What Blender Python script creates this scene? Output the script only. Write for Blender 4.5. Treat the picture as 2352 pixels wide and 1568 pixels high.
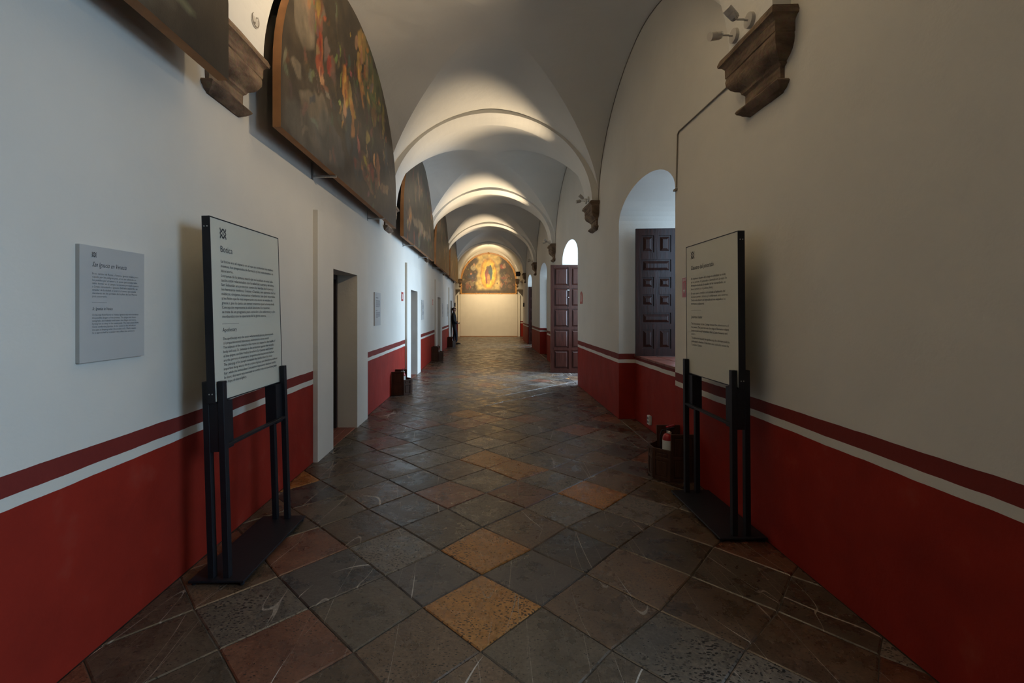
import bpy, bmesh, math, random
from mathutils import Vector, Matrix, noise as mnoise
PI = math.pi
random.seed(7)
for o in list(bpy.data.objects): bpy.data.objects.remove(o)
sc = bpy.context.scene
COL = sc.collection

# ---------------------------------------------------------------- camera
cam = bpy.data.cameras.new('camera'); camo = bpy.data.objects.new('camera', cam); COL.objects.link(camo)
CAMZ = 1.45
camo.location = (0, 0, CAMZ); camo.rotation_euler = (PI/2, 0, 0)
cam.sensor_width = 36; cam.lens = 1050/2352*36
cam.shift_x = (1176-1120)/2352; cam.shift_y = (714-784)/2352
cam.clip_start = 0.05; cam.clip_end = 200
sc.camera = camo
# ---------------------------------------------------------------- world and colour management
w = bpy.data.worlds.new('sky'); sc.world = w; w.use_nodes = True
bgn = w.node_tree.nodes['Background']; bgn.inputs[0].default_value = (0.62, 0.78, 1.0, 1); bgn.inputs[1].default_value = 0.9
sc.view_settings.view_transform = 'Standard'; sc.view_settings.look = 'None'
sc.view_settings.gamma = 1; sc.view_settings.use_curve_mapping = False
sc.view_settings.exposure = 0.0

BAY = 4.6                       # rib centres stand at RIB0 + k*BAY
RIB0 = 2.9
CX = 0.055                      # centre line of the vault
XR = 1.765                      # right wall face
def XL(y): return -1.69 + 0.004*min(max(y, -5), 22.4)    # left wall face
SPR = 3.17                      # springing height
WIN = [-0.35, 4.3, 8.95, 13.6, 18.25]    # near edge of each opening in the right wall
WW = 1.85
DAY = (0.55, 0.76, 1.0)
WARM = (1.0, 0.78, 0.52)

def area(name, loc, sx, sy, rot, power, color):
    l = bpy.data.lights.new(name, 'AREA'); l.shape = 'RECTANGLE'; l.size = sx; l.size_y = sy
    l.energy = power; l.color = color
    o = bpy.data.objects.new(name, l); COL.objects.link(o); o.location = loc; o.rotation_euler = rot
    return o
def spot(name, loc, target, power, color, angle=60, blend=0.9, r=0.02):
    l = bpy.data.lights.new(name, 'SPOT'); l.energy = power; l.color = color
    l.spot_size = math.radians(angle); l.spot_blend = blend; l.shadow_soft_size = r
    o = bpy.data.objects.new(name, l); COL.objects.link(o); o.location = loc
    d = Vector(target)-Vector(loc); o.rotation_euler = d.to_track_quat('-Z', 'Y').to_euler()
    return o
# daylight entering by the openings of the right wall
for y0, z0, pw in ((WIN[0], .9, 230), (WIN[1], .9, 26), (WIN[2], .05, 700), (WIN[3], .9, 24), (WIN[4], .05, 150)):
    thin = pw < 50; up = .75 if pw in (700, 230) else .2
    area('daylight', (3.7, y0+(.72 if thin else WW/2), (z0+3.1)/2+up), 3.1-z0, 1.3 if thin else 2.4, (0, math.radians(70 if up > .5 else 80), 0), pw, (.47, .72, 1.0) if y0 == WIN[0] else DAY)
# spotlights over the corbels, washing the ribs (most housings are built further down)
RIBPOW = {-1: 210, 0: 330, 1: 150, 2: 300, 3: 260, 4: 12}
PICPOW = {-1: 50, 0: 125, 1: 80, 2: 60, 3: 60, 4: 15}
for k in range(-1, 5):  # first pair, unseen behind the camera, added for warm fill without housings
    yr = RIB0+k*BAY
    spot('rib_spot', (1.47, yr-.045, 3.36), (-0.25, yr, 4.62), RIBPOW[k]*1.35, WARM, 66 if k else 96, 1.0)
    spot('picture_wash', (1.45, yr+.13, 3.27), (-1.45, yr+1.6, 3.6), PICPOW[k], WARM, 95, 1.0)
spot('picture_spot', (0.05, 22.6, 4.45), (0.06, 26.1, 3.95), 500, (1, .76, .46), 84, 0.8)
spot('panel_spot', (0.05, 21.6, 4.4), (0.06, 26.0, 1.30), 760, (1, .80, .52), 62, 1.0)
spot('floor_spot', (0.05, 22.2, 4.4), (0.06, 24.0, 0.0), 150, (1, .78, .48), 100, 1.0)

# ---------------------------------------------------------------- material helpers
def nm(name):
    m = bpy.data.materials.new(name); m.use_nodes = True
    nt = m.node_tree; b = nt.nodes['Principled BSDF']
    return m, nt, b
def N(nt, t, **kw):
    n = nt.nodes.new(t)
    for k, v in kw.items():
        if k.startswith('i_'):
            key = k[2:]
            n.inputs[int(key) if key.isdigit() else key].default_value = v
        else: setattr(n, k, v)
    return n
def ramp(nt, src, stops, interp='LINEAR'):
    r = nt.nodes.new('ShaderNodeValToRGB'); cr = r.color_ramp; cr.interpolation = interp
    while len(cr.elements) < len(stops): cr.elements.new(0.5)
    for e, (p, c) in zip(cr.elements, stops):
        e.position = p; e.color = (*c, 1) if len(c) == 3 else c
    nt.links.new(src, r.inputs[0]); return r
def mix(nt, fac, a, b, mode='MIX'):
    n = nt.nodes.new('ShaderNodeMix'); n.data_type = 'RGBA'; n.blend_type = mode
    for i, s in ((0, fac), (6, a), (7, b)):
        if hasattr(s, 'node'): nt.links.new(s, n.inputs[i])
        else: n.inputs[i].default_value = s if not isinstance(s, tuple) else ((*s, 1) if len(s) == 3 else s)
    return n.outputs[2]
def bump(nt, b, h, strength=.3, dist=.01):
    n = nt.nodes.new('ShaderNodeBump'); n.inputs['Strength'].default_value = strength
    n.inputs['Distance'].default_value = dist; nt.links.new(h, n.inputs['Height'])
    nt.links.new(n.outputs[0], b.inputs['Normal']); return n
def basic(name, col, rough=.6, var=.12, scale=8, metal=0, bs=.15, stretch=(1, 1, 1)):
    m, nt, b = nm(name)
    tc = N(nt, 'ShaderNodeTexCoord'); mp = N(nt, 'ShaderNodeMapping'); mp.inputs['Scale'].default_value = stretch
    nt.links.new(tc.outputs['Object'], mp.inputs[0])
    no = N(nt, 'ShaderNodeTexNoise', i_Scale=scale, i_Detail=6.0); nt.links.new(mp.outputs[0], no.inputs['Vector'])
    lo = tuple(c*(1-var) for c in col); hi = tuple(min(1, c*(1+var)) for c in col)
    r = ramp(nt, no.outputs[0], [(.3, lo), (.7, hi)])
    nt.links.new(r.outputs[0], b.inputs['Base Color']); b.inputs['Roughness'].default_value = rough
    b.inputs['Metallic'].default_value = metal
    if bs: bump(nt, b, no.outputs[0], bs, .01)
    return m

def dull(m, s): m.node_tree.nodes['Principled BSDF'].inputs['Specular IOR Level'].default_value = s
def plaster(name, dado=True, tint=(.66, .63, .56)):
    m, nt, b = nm(name)
    tc = N(nt, 'ShaderNodeTexCoord')
    n1 = N(nt, 'ShaderNodeTexNoise', i_Scale=.9, i_Detail=5.0); n2 = N(nt, 'ShaderNodeTexNoise', i_Scale=60.0, i_Detail=3.0)
    n3 = N(nt, 'ShaderNodeTexNoise', i_Scale=4.0, i_Detail=6.0)
    for n in (n1, n2, n3): nt.links.new(tc.outputs['Object'], n.inputs['Vector'])
    d = tuple(c*.9 for c in tint)
    base = ramp(nt, n1.outputs[0], [(.3, d), (.7, tint)]).outputs[0]
    if dado:
        sep = N(nt, 'ShaderNodeSeparateXYZ'); nt.links.new(tc.outputs['Object'], sep.inputs[0])
        wob = N(nt, 'ShaderNodeMath', operation='MULTIPLY_ADD'); nt.links.new(n3.outputs[0], wob.inputs[0])
        wob.inputs[1].default_value = .014; nt.links.new(sep.outputs[2], wob.inputs[2])
        mr = N(nt, 'ShaderNodeMath', operation='DIVIDE'); nt.links.new(wob.outputs[0], mr.inputs[0]); mr.inputs[1].default_value = 2.0
        o = .007
        red = (.27, .018, .008); dk = (.17, .022, .016)
        # red dado, white line, dark red line, plaster
        scuff = ramp(nt, n3.outputs[0], [(.3, tuple(c*.82 for c in red)), (.62, red), (.8, (.29, .045, .026))])
        lo = mix(nt, ramp(nt, mr.outputs[0], [(0, (0, 0, 0)), ((.745+o)/2, (1, 1, 1))], 'CONSTANT').outputs[0], scuff.outputs[0], (.60, .57, .50))
        lo = mix(nt, ramp(nt, mr.outputs[0], [(0, (0, 0, 0)), ((.795+o)/2, (1, 1, 1))], 'CONSTANT').outputs[0], lo, dk)
        base = mix(nt, ramp(nt, mr.outputs[0], [(0, (0, 0, 0)), ((.873+o)/2, (1, 1, 1))], 'CONSTANT').outputs[0], lo, base)
        rr = ramp(nt, mr.outputs[0], [(0, (.68, .68, .68)), (.44, (.68, .68, .68)), (.445, (.9, .9, .9))])
        nt.links.new(rr.outputs[0], b.inputs['Roughness']); b.inputs['Specular IOR Level'].default_value = .22
    else: b.inputs['Roughness'].default_value = .9
    nt.links.new(base, b.inputs['Base Color'])
    ad = N(nt, 'ShaderNodeMath', operation='MULTIPLY_ADD'); nt.links.new(n2.outputs[0], ad.inputs[0]); ad.inputs[1].default_value = .10
    nt.links.new(n3.outputs[0], ad.inputs[2])
    n5 = N(nt, 'ShaderNodeTexNoise', i_Scale=1.3, i_Detail=2.0); mp5 = N(nt, 'ShaderNodeMapping'); mp5.inputs['Scale'].default_value = (1, 1.6, .5)
    nt.links.new(tc.outputs['Object'], mp5.inputs[0]); nt.links.new(mp5.outputs[0], n5.inputs['Vector'])
    a5 = N(nt, 'ShaderNodeMath', operation='MULTIPLY_ADD'); nt.links.new(n5.outputs[0], a5.inputs[0]); a5.inputs[1].default_value = 2.2; nt.links.new(ad.outputs[0], a5.inputs[2])
    bump(nt, b, a5.outputs[0], .40, .022)
    return m
M = {}
M['wall'] = plaster('painted_plaster')
M['white'] = plaster('white_plaster', False)
M['vault'] = plaster('vault_plaster', False, (.74, .72, .66))
M['cream'] = basic('cream_panel_paint', (.70, .64, .52), .7, .03, 3, bs=.05)
M['wood'] = basic('dark_red_brown_wood', (.026, .0080, .005), .30, .4, 6, stretch=(6, 6, .7), bs=.2)
M['boxwood'] = basic('dark_brown_box_wood', (.055, .026, .014), .5, .3, 6, stretch=(6, 6, .8), bs=.2)
M['stretcher'] = basic('orange_brown_stretcher_wood', (.36, .16, .055), .7, .2, 5, bs=.1)
dull(M['wood'], .22); dull(M['boxwood'], .25)
M['black'] = basic('matt_black_steel', (.013, .013, .016), .45, .1, 30, bs=.05)
M['panelface'] = basic('pale_grey_sign_face', (.56, .55, .46), .6, .02, 3, bs=0)
M['plaque'] = basic('grey_wall_text_board', (.42, .42, .40), .6, .02, 3, bs=0)
M['ink'] = basic('dark_ink', (.055, .055, .058), .7, .0, 3, bs=0)
M['ink2'] = basic('grey_ink', (.13, .13, .135), .7, .0, 3, bs=0)
M['lamp'] = basic('off_white_lamp_metal', (.50, .47, .42), .4, .03, 10, bs=0)
M['steel'] = basic('brushed_steel', (.5, .5, .48), .35, .05, 20, metal=.8, bs=0)
M['red'] = basic('extinguisher_red', (.36, .012, .016), .35, .05, 10, bs=0)
M['label'] = basic('white_label', (.62, .64, .60), .6, .05, 40, bs=0)
M['terracotta'] = basic('terracotta_tile', (.20, .06, .035), .5, .3, 9, bs=.2)
M['gold'] = basic('gilded_frame_wood', (.42, .20, .045), .4, .45, 35, bs=.5)
M['darkroom'] = basic('dark_doorway_wood', (.020, .012, .011), .6, .2, 6, stretch=(6, 6, .7))
M['sign_white'] = basic('sign_white', (.7, .68, .62), .6, 0, 3, bs=0)
dull(M['black'], .25)
M['cable'] = basic('grey_cable', (.20, .17, .13), .6, .05, 5, bs=0)
def stone():
    m, nt, b = nm('weathered_brown_stone'); tc = N(nt, 'ShaderNodeTexCoord')
    n1 = N(nt, 'ShaderNodeTexNoise', i_Scale=5.0, i_Detail=8.0); n2 = N(nt, 'ShaderNodeTexNoise', i_Scale=45.0, i_Detail=4.0)
    mp = N(nt, 'ShaderNodeMapping'); mp.inputs['Scale'].default_value = (1, 1, 3)
    nt.links.new(tc.outputs['Object'], mp.inputs[0])
    nt.links.new(mp.outputs[0], n1.inputs['Vector']); nt.links.new(tc.outputs['Object'], n2.inputs['Vector'])
    c = ramp(nt, n1.outputs[0], [(.3, (.07, .042, .026)), (.5, (.17, .11, .068)), (.7, (.26, .18, .11))]).outputs[0]
    c = mix(nt, .25, c, n2.outputs['Color'], 'OVERLAY')
    nt.links.new(c, b.inputs['Base Color']); b.inputs['Roughness'].default_value = .9
    a = N(nt, 'ShaderNodeMath', operation='MULTIPLY_ADD'); nt.links.new(n2.outputs[0], a.inputs[0]); a.inputs[1].default_value = .3
    nt.links.new(n1.outputs[0], a.inputs[2]); bump(nt, b, a.outputs[0], .9, .02)
    return m
M['stone'] = stone()

def tilemat(name, a, bcol, pits=.5, veins=1.0):
    m, nt, b = nm(name)
    tc = N(nt, 'ShaderNodeTexCoord'); oi = N(nt, 'ShaderNodeObjectInfo')
    off = N(nt, 'ShaderNodeVectorMath', operation='SCALE'); off.inputs[0].default_value = (37., 91., 13.)
    nt.links.new(oi.outputs['Random'], off.inputs['Scale'])
    add = N(nt, 'ShaderNodeVectorMath', operation='ADD'); nt.links.new(tc.outputs['Object'], add.inputs[0]); nt.links.new(off.outputs[0], add.inputs[1])
    V = add.outputs[0]
    n1 = N(nt, 'ShaderNodeTexNoise', i_Scale=5.0, i_Detail=8.0, i_Roughness=.65); nt.links.new(V, n1.inputs['Vector'])
    n2 = N(nt, 'ShaderNodeTexNoise', i_Scale=1.6, i_Detail=3.0); nt.links.new(V, n2.inputs['Vector'])
    c = ramp(nt, n1.outputs[0], [(.32, a), (.68, bcol)]).outputs[0]
    hv = N(nt, 'ShaderNodeHueSaturation'); nt.links.new(c, hv.inputs['Color'])
    rv = N(nt, 'ShaderNodeMapRange'); nt.links.new(oi.outputs['Random'], rv.inputs[0]); rv.inputs[3].default_value = .72; rv.inputs[4].default_value = 1.25
    nt.links.new(rv.outputs[0], hv.inputs['Value']); c = hv.outputs[0]
    # pits of the volcanic stone
    wv = N(nt, 'ShaderNodeTexNoise', i_Scale=9.0, i_Detail=2.0); nt.links.new(V, wv.inputs['Vector'])
    wa = N(nt, 'ShaderNodeVectorMath', operation='MULTIPLY_ADD'); nt.links.new(wv.outputs['Color'], wa.inputs[0]); wa.inputs[1].default_value = (.06, .03, 0); nt.links.new(V, wa.inputs[2])
    mp = N(nt, 'ShaderNodeMapping'); mp.inputs['Scale'].default_value = (52, 84, 10); nt.links.new(wa.outputs[0], mp.inputs[0])
    vo = N(nt, 'ShaderNodeTexVoronoi', i_Scale=1.0, i_Randomness=1.0); nt.links.new(mp.outputs[0], vo.inputs['Vector'])
    pm = N(nt, 'ShaderNodeMapRange'); nt.links.new(n1.outputs[0], pm.inputs[0])
    pm.inputs[1].default_value = .30; pm.inputs[2].default_value = .62; pm.inputs[3].default_value = .05*pits; pm.inputs[4].default_value = .36*pits
    lt = N(nt, 'ShaderNodeMath', operation='LESS_THAN'); nt.links.new(vo.outputs['Distance'], lt.inputs[0]); nt.links.new(pm.outputs[0], lt.inputs[1])
    c = mix(nt, lt.outputs[0], c, tuple(x*.25 for x in a))
    # pale mineral veins: thin level lines of a slow noise, kept only in places
    vn = N(nt, 'ShaderNodeTexNoise', i_Scale=.8, i_Detail=.6, i_Distortion=.1)
    vm = N(nt, 'ShaderNodeMapping'); vm.inputs['Rotation'].default_value = (0, 0, .6); vm.inputs['Scale'].default_value = (1.9, .5, 1)
    nt.links.new(V, vm.inputs[0]); nt.links.new(vm.outputs[0], vn.inputs['Vector'])
    s = N(nt, 'ShaderNodeMath', operation='SUBTRACT'); nt.links.new(vn.outputs[0], s.inputs[0]); s.inputs[1].default_value = .52
    ab = N(nt, 'ShaderNodeMath', operation='ABSOLUTE'); nt.links.new(s.outputs[0], ab.inputs[0])
    l2 = N(nt, 'ShaderNodeMath', operation='LESS_THAN'); nt.links.new(ab.outputs[0], l2.inputs[0])
    vmask = N(nt, 'ShaderNodeMapRange'); nt.links.new(n2.outputs[0], vmask.inputs[0]); vmask.inputs[1].default_value = .47; vmask.inputs[2].default_value = .62
    vmask.inputs[3].default_value = 0; vmask.inputs[4].default_value = .0014*veins; nt.links.new(vmask.outputs[0], l2.inputs[1])
    c = mix(nt, l2.outputs[0], c, (.34, .30, .25))
    # hair-thin scratches in two directions
    for rot_, sc_, lim in ((.5, 2.3, .0011), (-.9, 3.1, .0009)):
        sm = N(nt, 'ShaderNodeMapping'); sm.inputs['Rotation'].default_value = (0, 0, rot_); sm.inputs['Scale'].default_value = (1.5*sc_, .16*sc_, 1)
        sm.inputs['Location'].default_value = (rot_*7, 3, 0)
        sn = N(nt, 'ShaderNodeTexNoise', i_Scale=1.0, i_Detail=1.0, i_Distortion=.12); nt.links.new(V, sm.inputs[0]); nt.links.new(sm.outputs[0], sn.inputs['Vector'])
        s1 = N(nt, 'ShaderNodeMath', operation='SUBTRACT'); nt.links.new(sn.outputs[0], s1.inputs[0]); s1.inputs[1].default_value = .47
        s2 = N(nt, 'ShaderNodeMath', operation='ABSOLUTE'); nt.links.new(s1.outputs[0], s2.inputs[0])
        s3 = N(nt, 'ShaderNodeMath', operation='LESS_THAN'); nt.links.new(s2.outputs[0], s3.inputs[0])
        s4 = N(nt, 'ShaderNodeMapRange'); nt.links.new(n2.outputs[0], s4.inputs[0]); s4.inputs[1].default_value = .40; s4.inputs[2].default_value = .60
        s4.inputs[3].default_value = lim*veins*1.6 if rot_ > 0 else 0; s4.inputs[4].default_value = 0 if rot_ > 0 else lim*veins*1.6
        nt.links.new(s4.outputs[0], s3.inputs[1]); c = mix(nt, s3.outputs[0], c, (.22, .18, .14))
    nf = N(nt, 'ShaderNodeTexNoise', i_Scale=70.0, i_Detail=4.0, i_Roughness=.7); nt.links.new(V, nf.inputs['Vector'])
    c = mix(nt, .55, c, ramp(nt, nf.outputs[0], [(.3, (.22, .22, .22)), (.7, (.78, .78, .78))]).outputs[0], 'OVERLAY')
    nt.links.new(c, b.inputs['Base Color'])
    rr = N(nt, 'ShaderNodeMapRange'); nt.links.new(n1.outputs[0], rr.inputs[0]); rr.inputs[1].default_value = .32; rr.inputs[2].default_value = .68; rr.inputs[3].default_value = .12; rr.inputs[4].default_value = .50
    nt.links.new(rr.outputs[0], b.inputs['Roughness']); b.inputs['Specular IOR Level'].default_value = .55
    h = N(nt, 'ShaderNodeMath', operation='MULTIPLY_ADD'); nt.links.new(lt.outputs[0], h.inputs[0]); h.inputs[1].default_value = -.35; nt.links.new(n1.outputs[0], h.inputs[2])
    n4 = N(nt, 'ShaderNodeTexNoise', i_Scale=14.0, i_Detail=3.0); nt.links.new(V, n4.inputs['Vector'])
    h2 = N(nt, 'ShaderNodeMath', operation='MULTIPLY_ADD'); nt.links.new(n4.outputs[0], h2.inputs[0]); h2.inputs[1].default_value = .5; nt.links.new(h.outputs[0], h2.inputs[2])
    bump(nt, b, h2.outputs[0], .55, .012)
    return m
TM = [tilemat('charcoal_stone', (.041, .032, .027), (.080, .063, .051), .35, 1.6),
      tilemat('brown_stone', (.062, .038, .023), (.125, .076, .044), .8, 1.2),
      tilemat('ochre_stone', (.17, .060, .014), (.34, .150, .036), 1.15, .4),
      tilemat('rust_stone', (.085, .032, .018), (.17, .068, .036), .7, .8),
      tilemat('olive_stone', (.056, .040, .026), (.105, .076, .050), .7, 1.2),
      tilemat('speckled_grey_stone', (.080, .062, .045), (.155, .122, .090), 1.2, .5)]
M['grout'] = basic('dark_joint_mortar', (.055, .039, .026), .8, .35, 20)

# ---------------------------------------------------------------- geometry helpers
class MB:
    def __init__(s): s.v = []; s.f = []
    def add(s, vs, fs):
        o = len(s.v); s.v += [tuple(v) for v in vs]; s.f += [tuple(i+o for i in f) for f in fs]; return s
    def box(s, x0, x1, y0, y1, z0, z1, bev=0):
        if bev and min(x1-x0, y1-y0, z1-z0) > 2.2*bev:
            bm = bmesh.new(); bmesh.ops.create_cube(bm, size=1)
            for v in bm.verts: v.co = ((x0+x1)/2+v.co.x*(x1-x0), (y0+y1)/2+v.co.y*(y1-y0), (z0+z1)/2+v.co.z*(z1-z0))
            bmesh.ops.bevel(bm, geom=bm.edges[:], offset=bev, segments=1, affect='EDGES')
            bm.verts.index_update()
            s.add([v.co[:] for v in bm.verts], [[v.index for v in f.verts] for f in bm.faces]); bm.free(); return s
        return s.add([(x0,y0,z0),(x1,y0,z0),(x1,y1,z0),(x0,y1,z0),(x0,y0,z1),(x1,y0,z1),(x1,y1,z1),(x0,y1,z1)],
              [(0,3,2,1),(4,5,6,7),(0,1,5,4),(1,2,6,5),(2,3,7,6),(3,0,4,7)])
    def prism(s, poly, d0, d1, axis='x', fn=None):
        """polygon (a,b) extruded along axis from d0 to d1"""
        n = len(poly)
        def P(a, b, d):
            p = {'x': (d, a, b), 'y': (a, d, b), 'z': (a, b, d)}[axis]
            return fn(p) if fn else p
        vs = [P(a, b, d0) for a, b in poly]+[P(a, b, d1) for a, b in poly]
        fs = [tuple(range(n))[::-1], tuple(range(n, 2*n))]+[(i, (i+1) % n, n+(i+1) % n, n+i) for i in range(n)]
        return s.add(vs, fs)
    def tube(s, p0, p1, r0, r1=None, n=12, caps=True):
        r1 = r0 if r1 is None else r1
        p0 = Vector(p0); p1 = Vector(p1); d = (p1-p0).normalized()
        u = d.orthogonal().normalized(); v = d.cross(u)
        vs = [p0+(u*math.cos(2*PI*i/n)+v*math.sin(2*PI*i/n))*r0 for i in range(n)]+[p1+(u*math.cos(2*PI*i/n)+v*math.sin(2*PI*i/n))*r1 for i in range(n)]
        fs = [(i, (i+1) % n, n+(i+1) % n, n+i) for i in range(n)]
        if caps: fs += [tuple(range(n))[::-1], tuple(range(n, 2*n))]
        return s.add(vs, fs)
    def path(s, pts, r, n=8):
        for a, b in zip(pts[:-1], pts[1:]): s.tube(a, b, r, n=n)
        return s
    def lathe(s, prof, c=(0, 0, 0), n=20):
        vs = []; k = len(prof)
        for r, z in prof:
            for i in range(n):
                a = 2*PI*i/n; vs.append((c[0]+r*math.cos(a), c[1]+r*math.sin(a), c[2]+z))
        fs = [(j*n+i, j*n+(i+1) % n, (j+1)*n+(i+1) % n, (j+1)*n+i) for j in range(k-1) for i in range(n)]
        fs += [tuple(range(n))[::-1], tuple(range((k-1)*n, k*n))]
        return s.add(vs, fs)
    def build(s, name, mat, parent=None, smooth=False, xf=None, ang=35):
        me = bpy.data.meshes.new(name); me.from_pydata(s.v, [], s.f); me.validate()
        bm = bmesh.new(); bm.from_mesh(me); bmesh.ops.recalc_face_normals(bm, faces=bm.faces); bm.to_mesh(me); bm.free()
        if mat: me.materials.append(mat)
        if xf is not None: me.transform(xf)
        if smooth:
            me.shade_smooth()
            try: me.set_sharp_from_angle(angle=math.radians(ang))
            except Exception: pass
        o = bpy.data.objects.new(name, me); COL.objects.link(o); o.parent = parent
        return o
def tag(o, label=None, cat=None, group=None, kind=None):
    if label: o['label'] = label
    if cat: o['category'] = cat
    if group: o['group'] = group
    if kind: o['kind'] = kind
    return o
def empty(name, loc=(0, 0, 0), rz=0, **kw):
    o = bpy.data.objects.new(name, None); o.empty_display_size = .1; COL.objects.link(o)
    o.location = loc; o.rotation_euler = (0, 0, rz); tag(o, **kw); return o
def copy_tree(o, parent=None):
    c = o.copy(); COL.objects.link(c); c.parent = parent
    for ch in list(o.children): copy_tree(ch, c)
    return c

# ================================================================ SETTING
def arch(y0, w, zs=2.6, b=.37, n=20, flip=False):
    c = y0+w/2
    return [(c-math.cos(PI*i/n)*w/2, zs+math.sin(PI*i/n)*b) for i in range(n+1)]
YN, YS = -4.2, 22.3             # near and far end of the long walls
# right wall: inner skin (niches reach the floor), outer mass (sills under the windows)
FULL = {2, 4}
def right_wall(sill):
    poly = [(YN, 0)]
    for i, y0 in enumerate(WIN):
        zb = 0 if (not sill or i in FULL) else .84
        if zb == 0: poly += [(y0, 0)]+arch(y0, WW)+[(y0+WW, 0)]
    poly += [(YS, 0), (YS, 5.0), (YN, 5.0)]
    return poly
def extrude_with_holes(name, outer, holes, d0, d1, mat, fn=lambda p: p, parent=None):
    bm = bmesh.new()
    def loop(pts):
        vs = [bm.verts.new((0, a, b)) for a, b in pts]
        return [bm.edges.new((vs[i], vs[(i+1) % len(vs)])) for i in range(len(vs))]
    es = loop(outer)
    for h in holes: es += loop(h)
    r = bmesh.ops.triangle_fill(bm, use_beauty=True, use_dissolve=False, edges=es)
    fs = [f for f in bm.faces]
    ex = bmesh.ops.extrude_face_region(bm, geom=fs)
    newv = {e for e in ex['geom'] if isinstance(e, bmesh.types.BMVert)}
    for v in bm.verts:
        v.co.x = d1 if v in newv else d0
    for v in bm.verts: v.co = fn(v.co.copy())
    bmesh.ops.recalc_face_normals(bm, faces=bm.faces)
    me = bpy.data.meshes.new(name); bm.to_mesh(me); bm.free(); me.materials.append(mat)
    o = bpy.data.objects.new(name, me); COL.objects.link(o); o.parent = parent
    return o
wr = empty('wall_right', kind='structure')
extrude_with_holes('plaster_skin', right_wall(False), [], XR, XR+.22, M['wall'], parent=wr)
holes = []
for i in (0, 1, 3):
    y0 = WIN[i]; holes.append([(y0, .84)]+arch(y0, WW)+[(y0+WW, .84)])
extrude_with_holes('wall_mass', right_wall(True), holes, XR+.22, XR+.86, M['wall'], parent=wr)
for i in (0, 1, 3):
    y0 = WIN[i]
    # terracotta sill tiles
    nx, ny = 3, 7
    for a in range(nx):
        for b_ in range(ny):
            m = MB(); dx = .66/nx; dy = WW/ny
            m.box(XR+.20+a*dx+.003, XR+.20+(a+1)*dx-.003, y0+b_*dy+.003, y0+(b_+1)*dy-.003, .835, .862+random.uniform(-.002, .002), .004)
            m.build('sill_tile', M['terracotta'], wr)
# left wall, slightly out of line
LD = [4.38, 9.14, 14.06, 18.8]     # near edge of each plaster door surround
LOP = [(y+.43, y+.43+.88) for y in LD]
def skew(p): return Vector((XL(p[1])+p[0], p[1], p[2]))
wl = empty('wall_left', kind='structure')
poly = [(YN, 0)]
for a, b in LOP: poly += [(a, 0), (a, 1.9), (b, 1.9), (b, 0)]
poly += [(YS, 0), (YS, 5.0), (YN, 5.0)]
extrude_with_holes('plaster_skin', poly, [], 0, -.5, M['wall'], skew, wl)
# end bay, a little wider, and its walls
for name, x0, x1 in (('wall_end_left', -2.3, -1.86), ('wall_end_right', 2.05, 2.5)):
    tag(MB().box(x0, x1, 22.75, 26.6, 0, 5.0).build(name, M['wall']), kind='structure')
MB().box(-2.3, -1.602, 22.3, 22.75, 0, 5.0).build('return', M['wall'], wl)
MB().box(1.765, 2.6, 22.3, 22.75, 0, 5.0).build('return', M['wall'], wr)
tag(MB().box(-2.3, 2.5, 26.15, 26.6, 0, 5.2).build('wall_far', M['wall']), kind='structure')
tag(MB().box(-2.3, 2.5, YN-.3, YN, 0, 5.0).build('wall_back', M['wall']), kind='structure')

# ---- floor: diagonal stone slabs
fl = MB().box(-2.3, 2.65, YN, 26.3, -.20, -.006).build('floor', M['grout']); tag(fl, kind='structure')
S = .5625
def clip(poly, inside, inter):
    out = []
    for i in range(len(poly)):
        a, b = poly[i-1], poly[i]
        ia, ib = inside(a), inside(b)
        if ia != ib: out.append(inter(a, b))
        if ib: out.append(b)
    return out
def clipx(poly, lim, sign):     # lim: function of y
    f = lambda p: sign*(p[0]-lim(p[1]))
    def it(a, b):
        t = f(a)/(f(a)-f(b)); return (a[0]+(b[0]-a[0])*t, a[1]+(b[1]-a[1])*t)
    return clip(poly, lambda p: f(p) >= 0, it)
def clipy(poly, lim, sign):
    f = lambda p: sign*(p[1]-lim)
    def it(a, b):
        t = f(a)/(f(a)-f(b)); return (a[0]+(b[0]-a[0])*t, a[1]+(b[1]-a[1])*t)
    return clip(poly, lambda p: f(p) >= 0, it)
def inset(poly, d):
    n = len(poly); out = []
    A = sum(poly[i-1][0]*poly[i][1]-poly[i][0]*poly[i-1][1] for i in range(n))/2
    if A < 0: poly = poly[::-1]
    for i in range(n):
        p0, p1, p2 = Vector(poly[i-1]), Vector(poly[i]), Vector(poly[(i+1) % n])
        e1 = (p1-p0); e2 = (p2-p1)
        if e1.length < 1e-5 or e2.length < 1e-5: return None
        e1.normalize(); e2.normalize()
        n1 = Vector((-e1.y, e1.x)); n2 = Vector((-e2.y, e2.x)); q = 1+n1.dot(n2)
        if q < .15: q = .15
        out.append(tuple(p1+(n1+n2)*(d/q)))
    return out
def jit(i, j):
    r = random.Random(i*7919+j*104729+3); return (r.uniform(-.022, .022), r.uniform(-.022, .022))
def lat(i, j):                     # lattice corners of the diagonal grid
    dx, dy = jit(i, j); return (-.02+(i-j)*S/2+dx, 2.23-S/2+(i+j)*S/2+dy)
FORCE = {}                         # slabs whose colour the photograph shows clearly
def cell(x, y):
    a = (x+.02)/(S/2); b = (y-2.23)/(S/2)      # i-j, i+j for the cell centre
    return (round((a+b)/2), round((b-a)/2))
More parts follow.
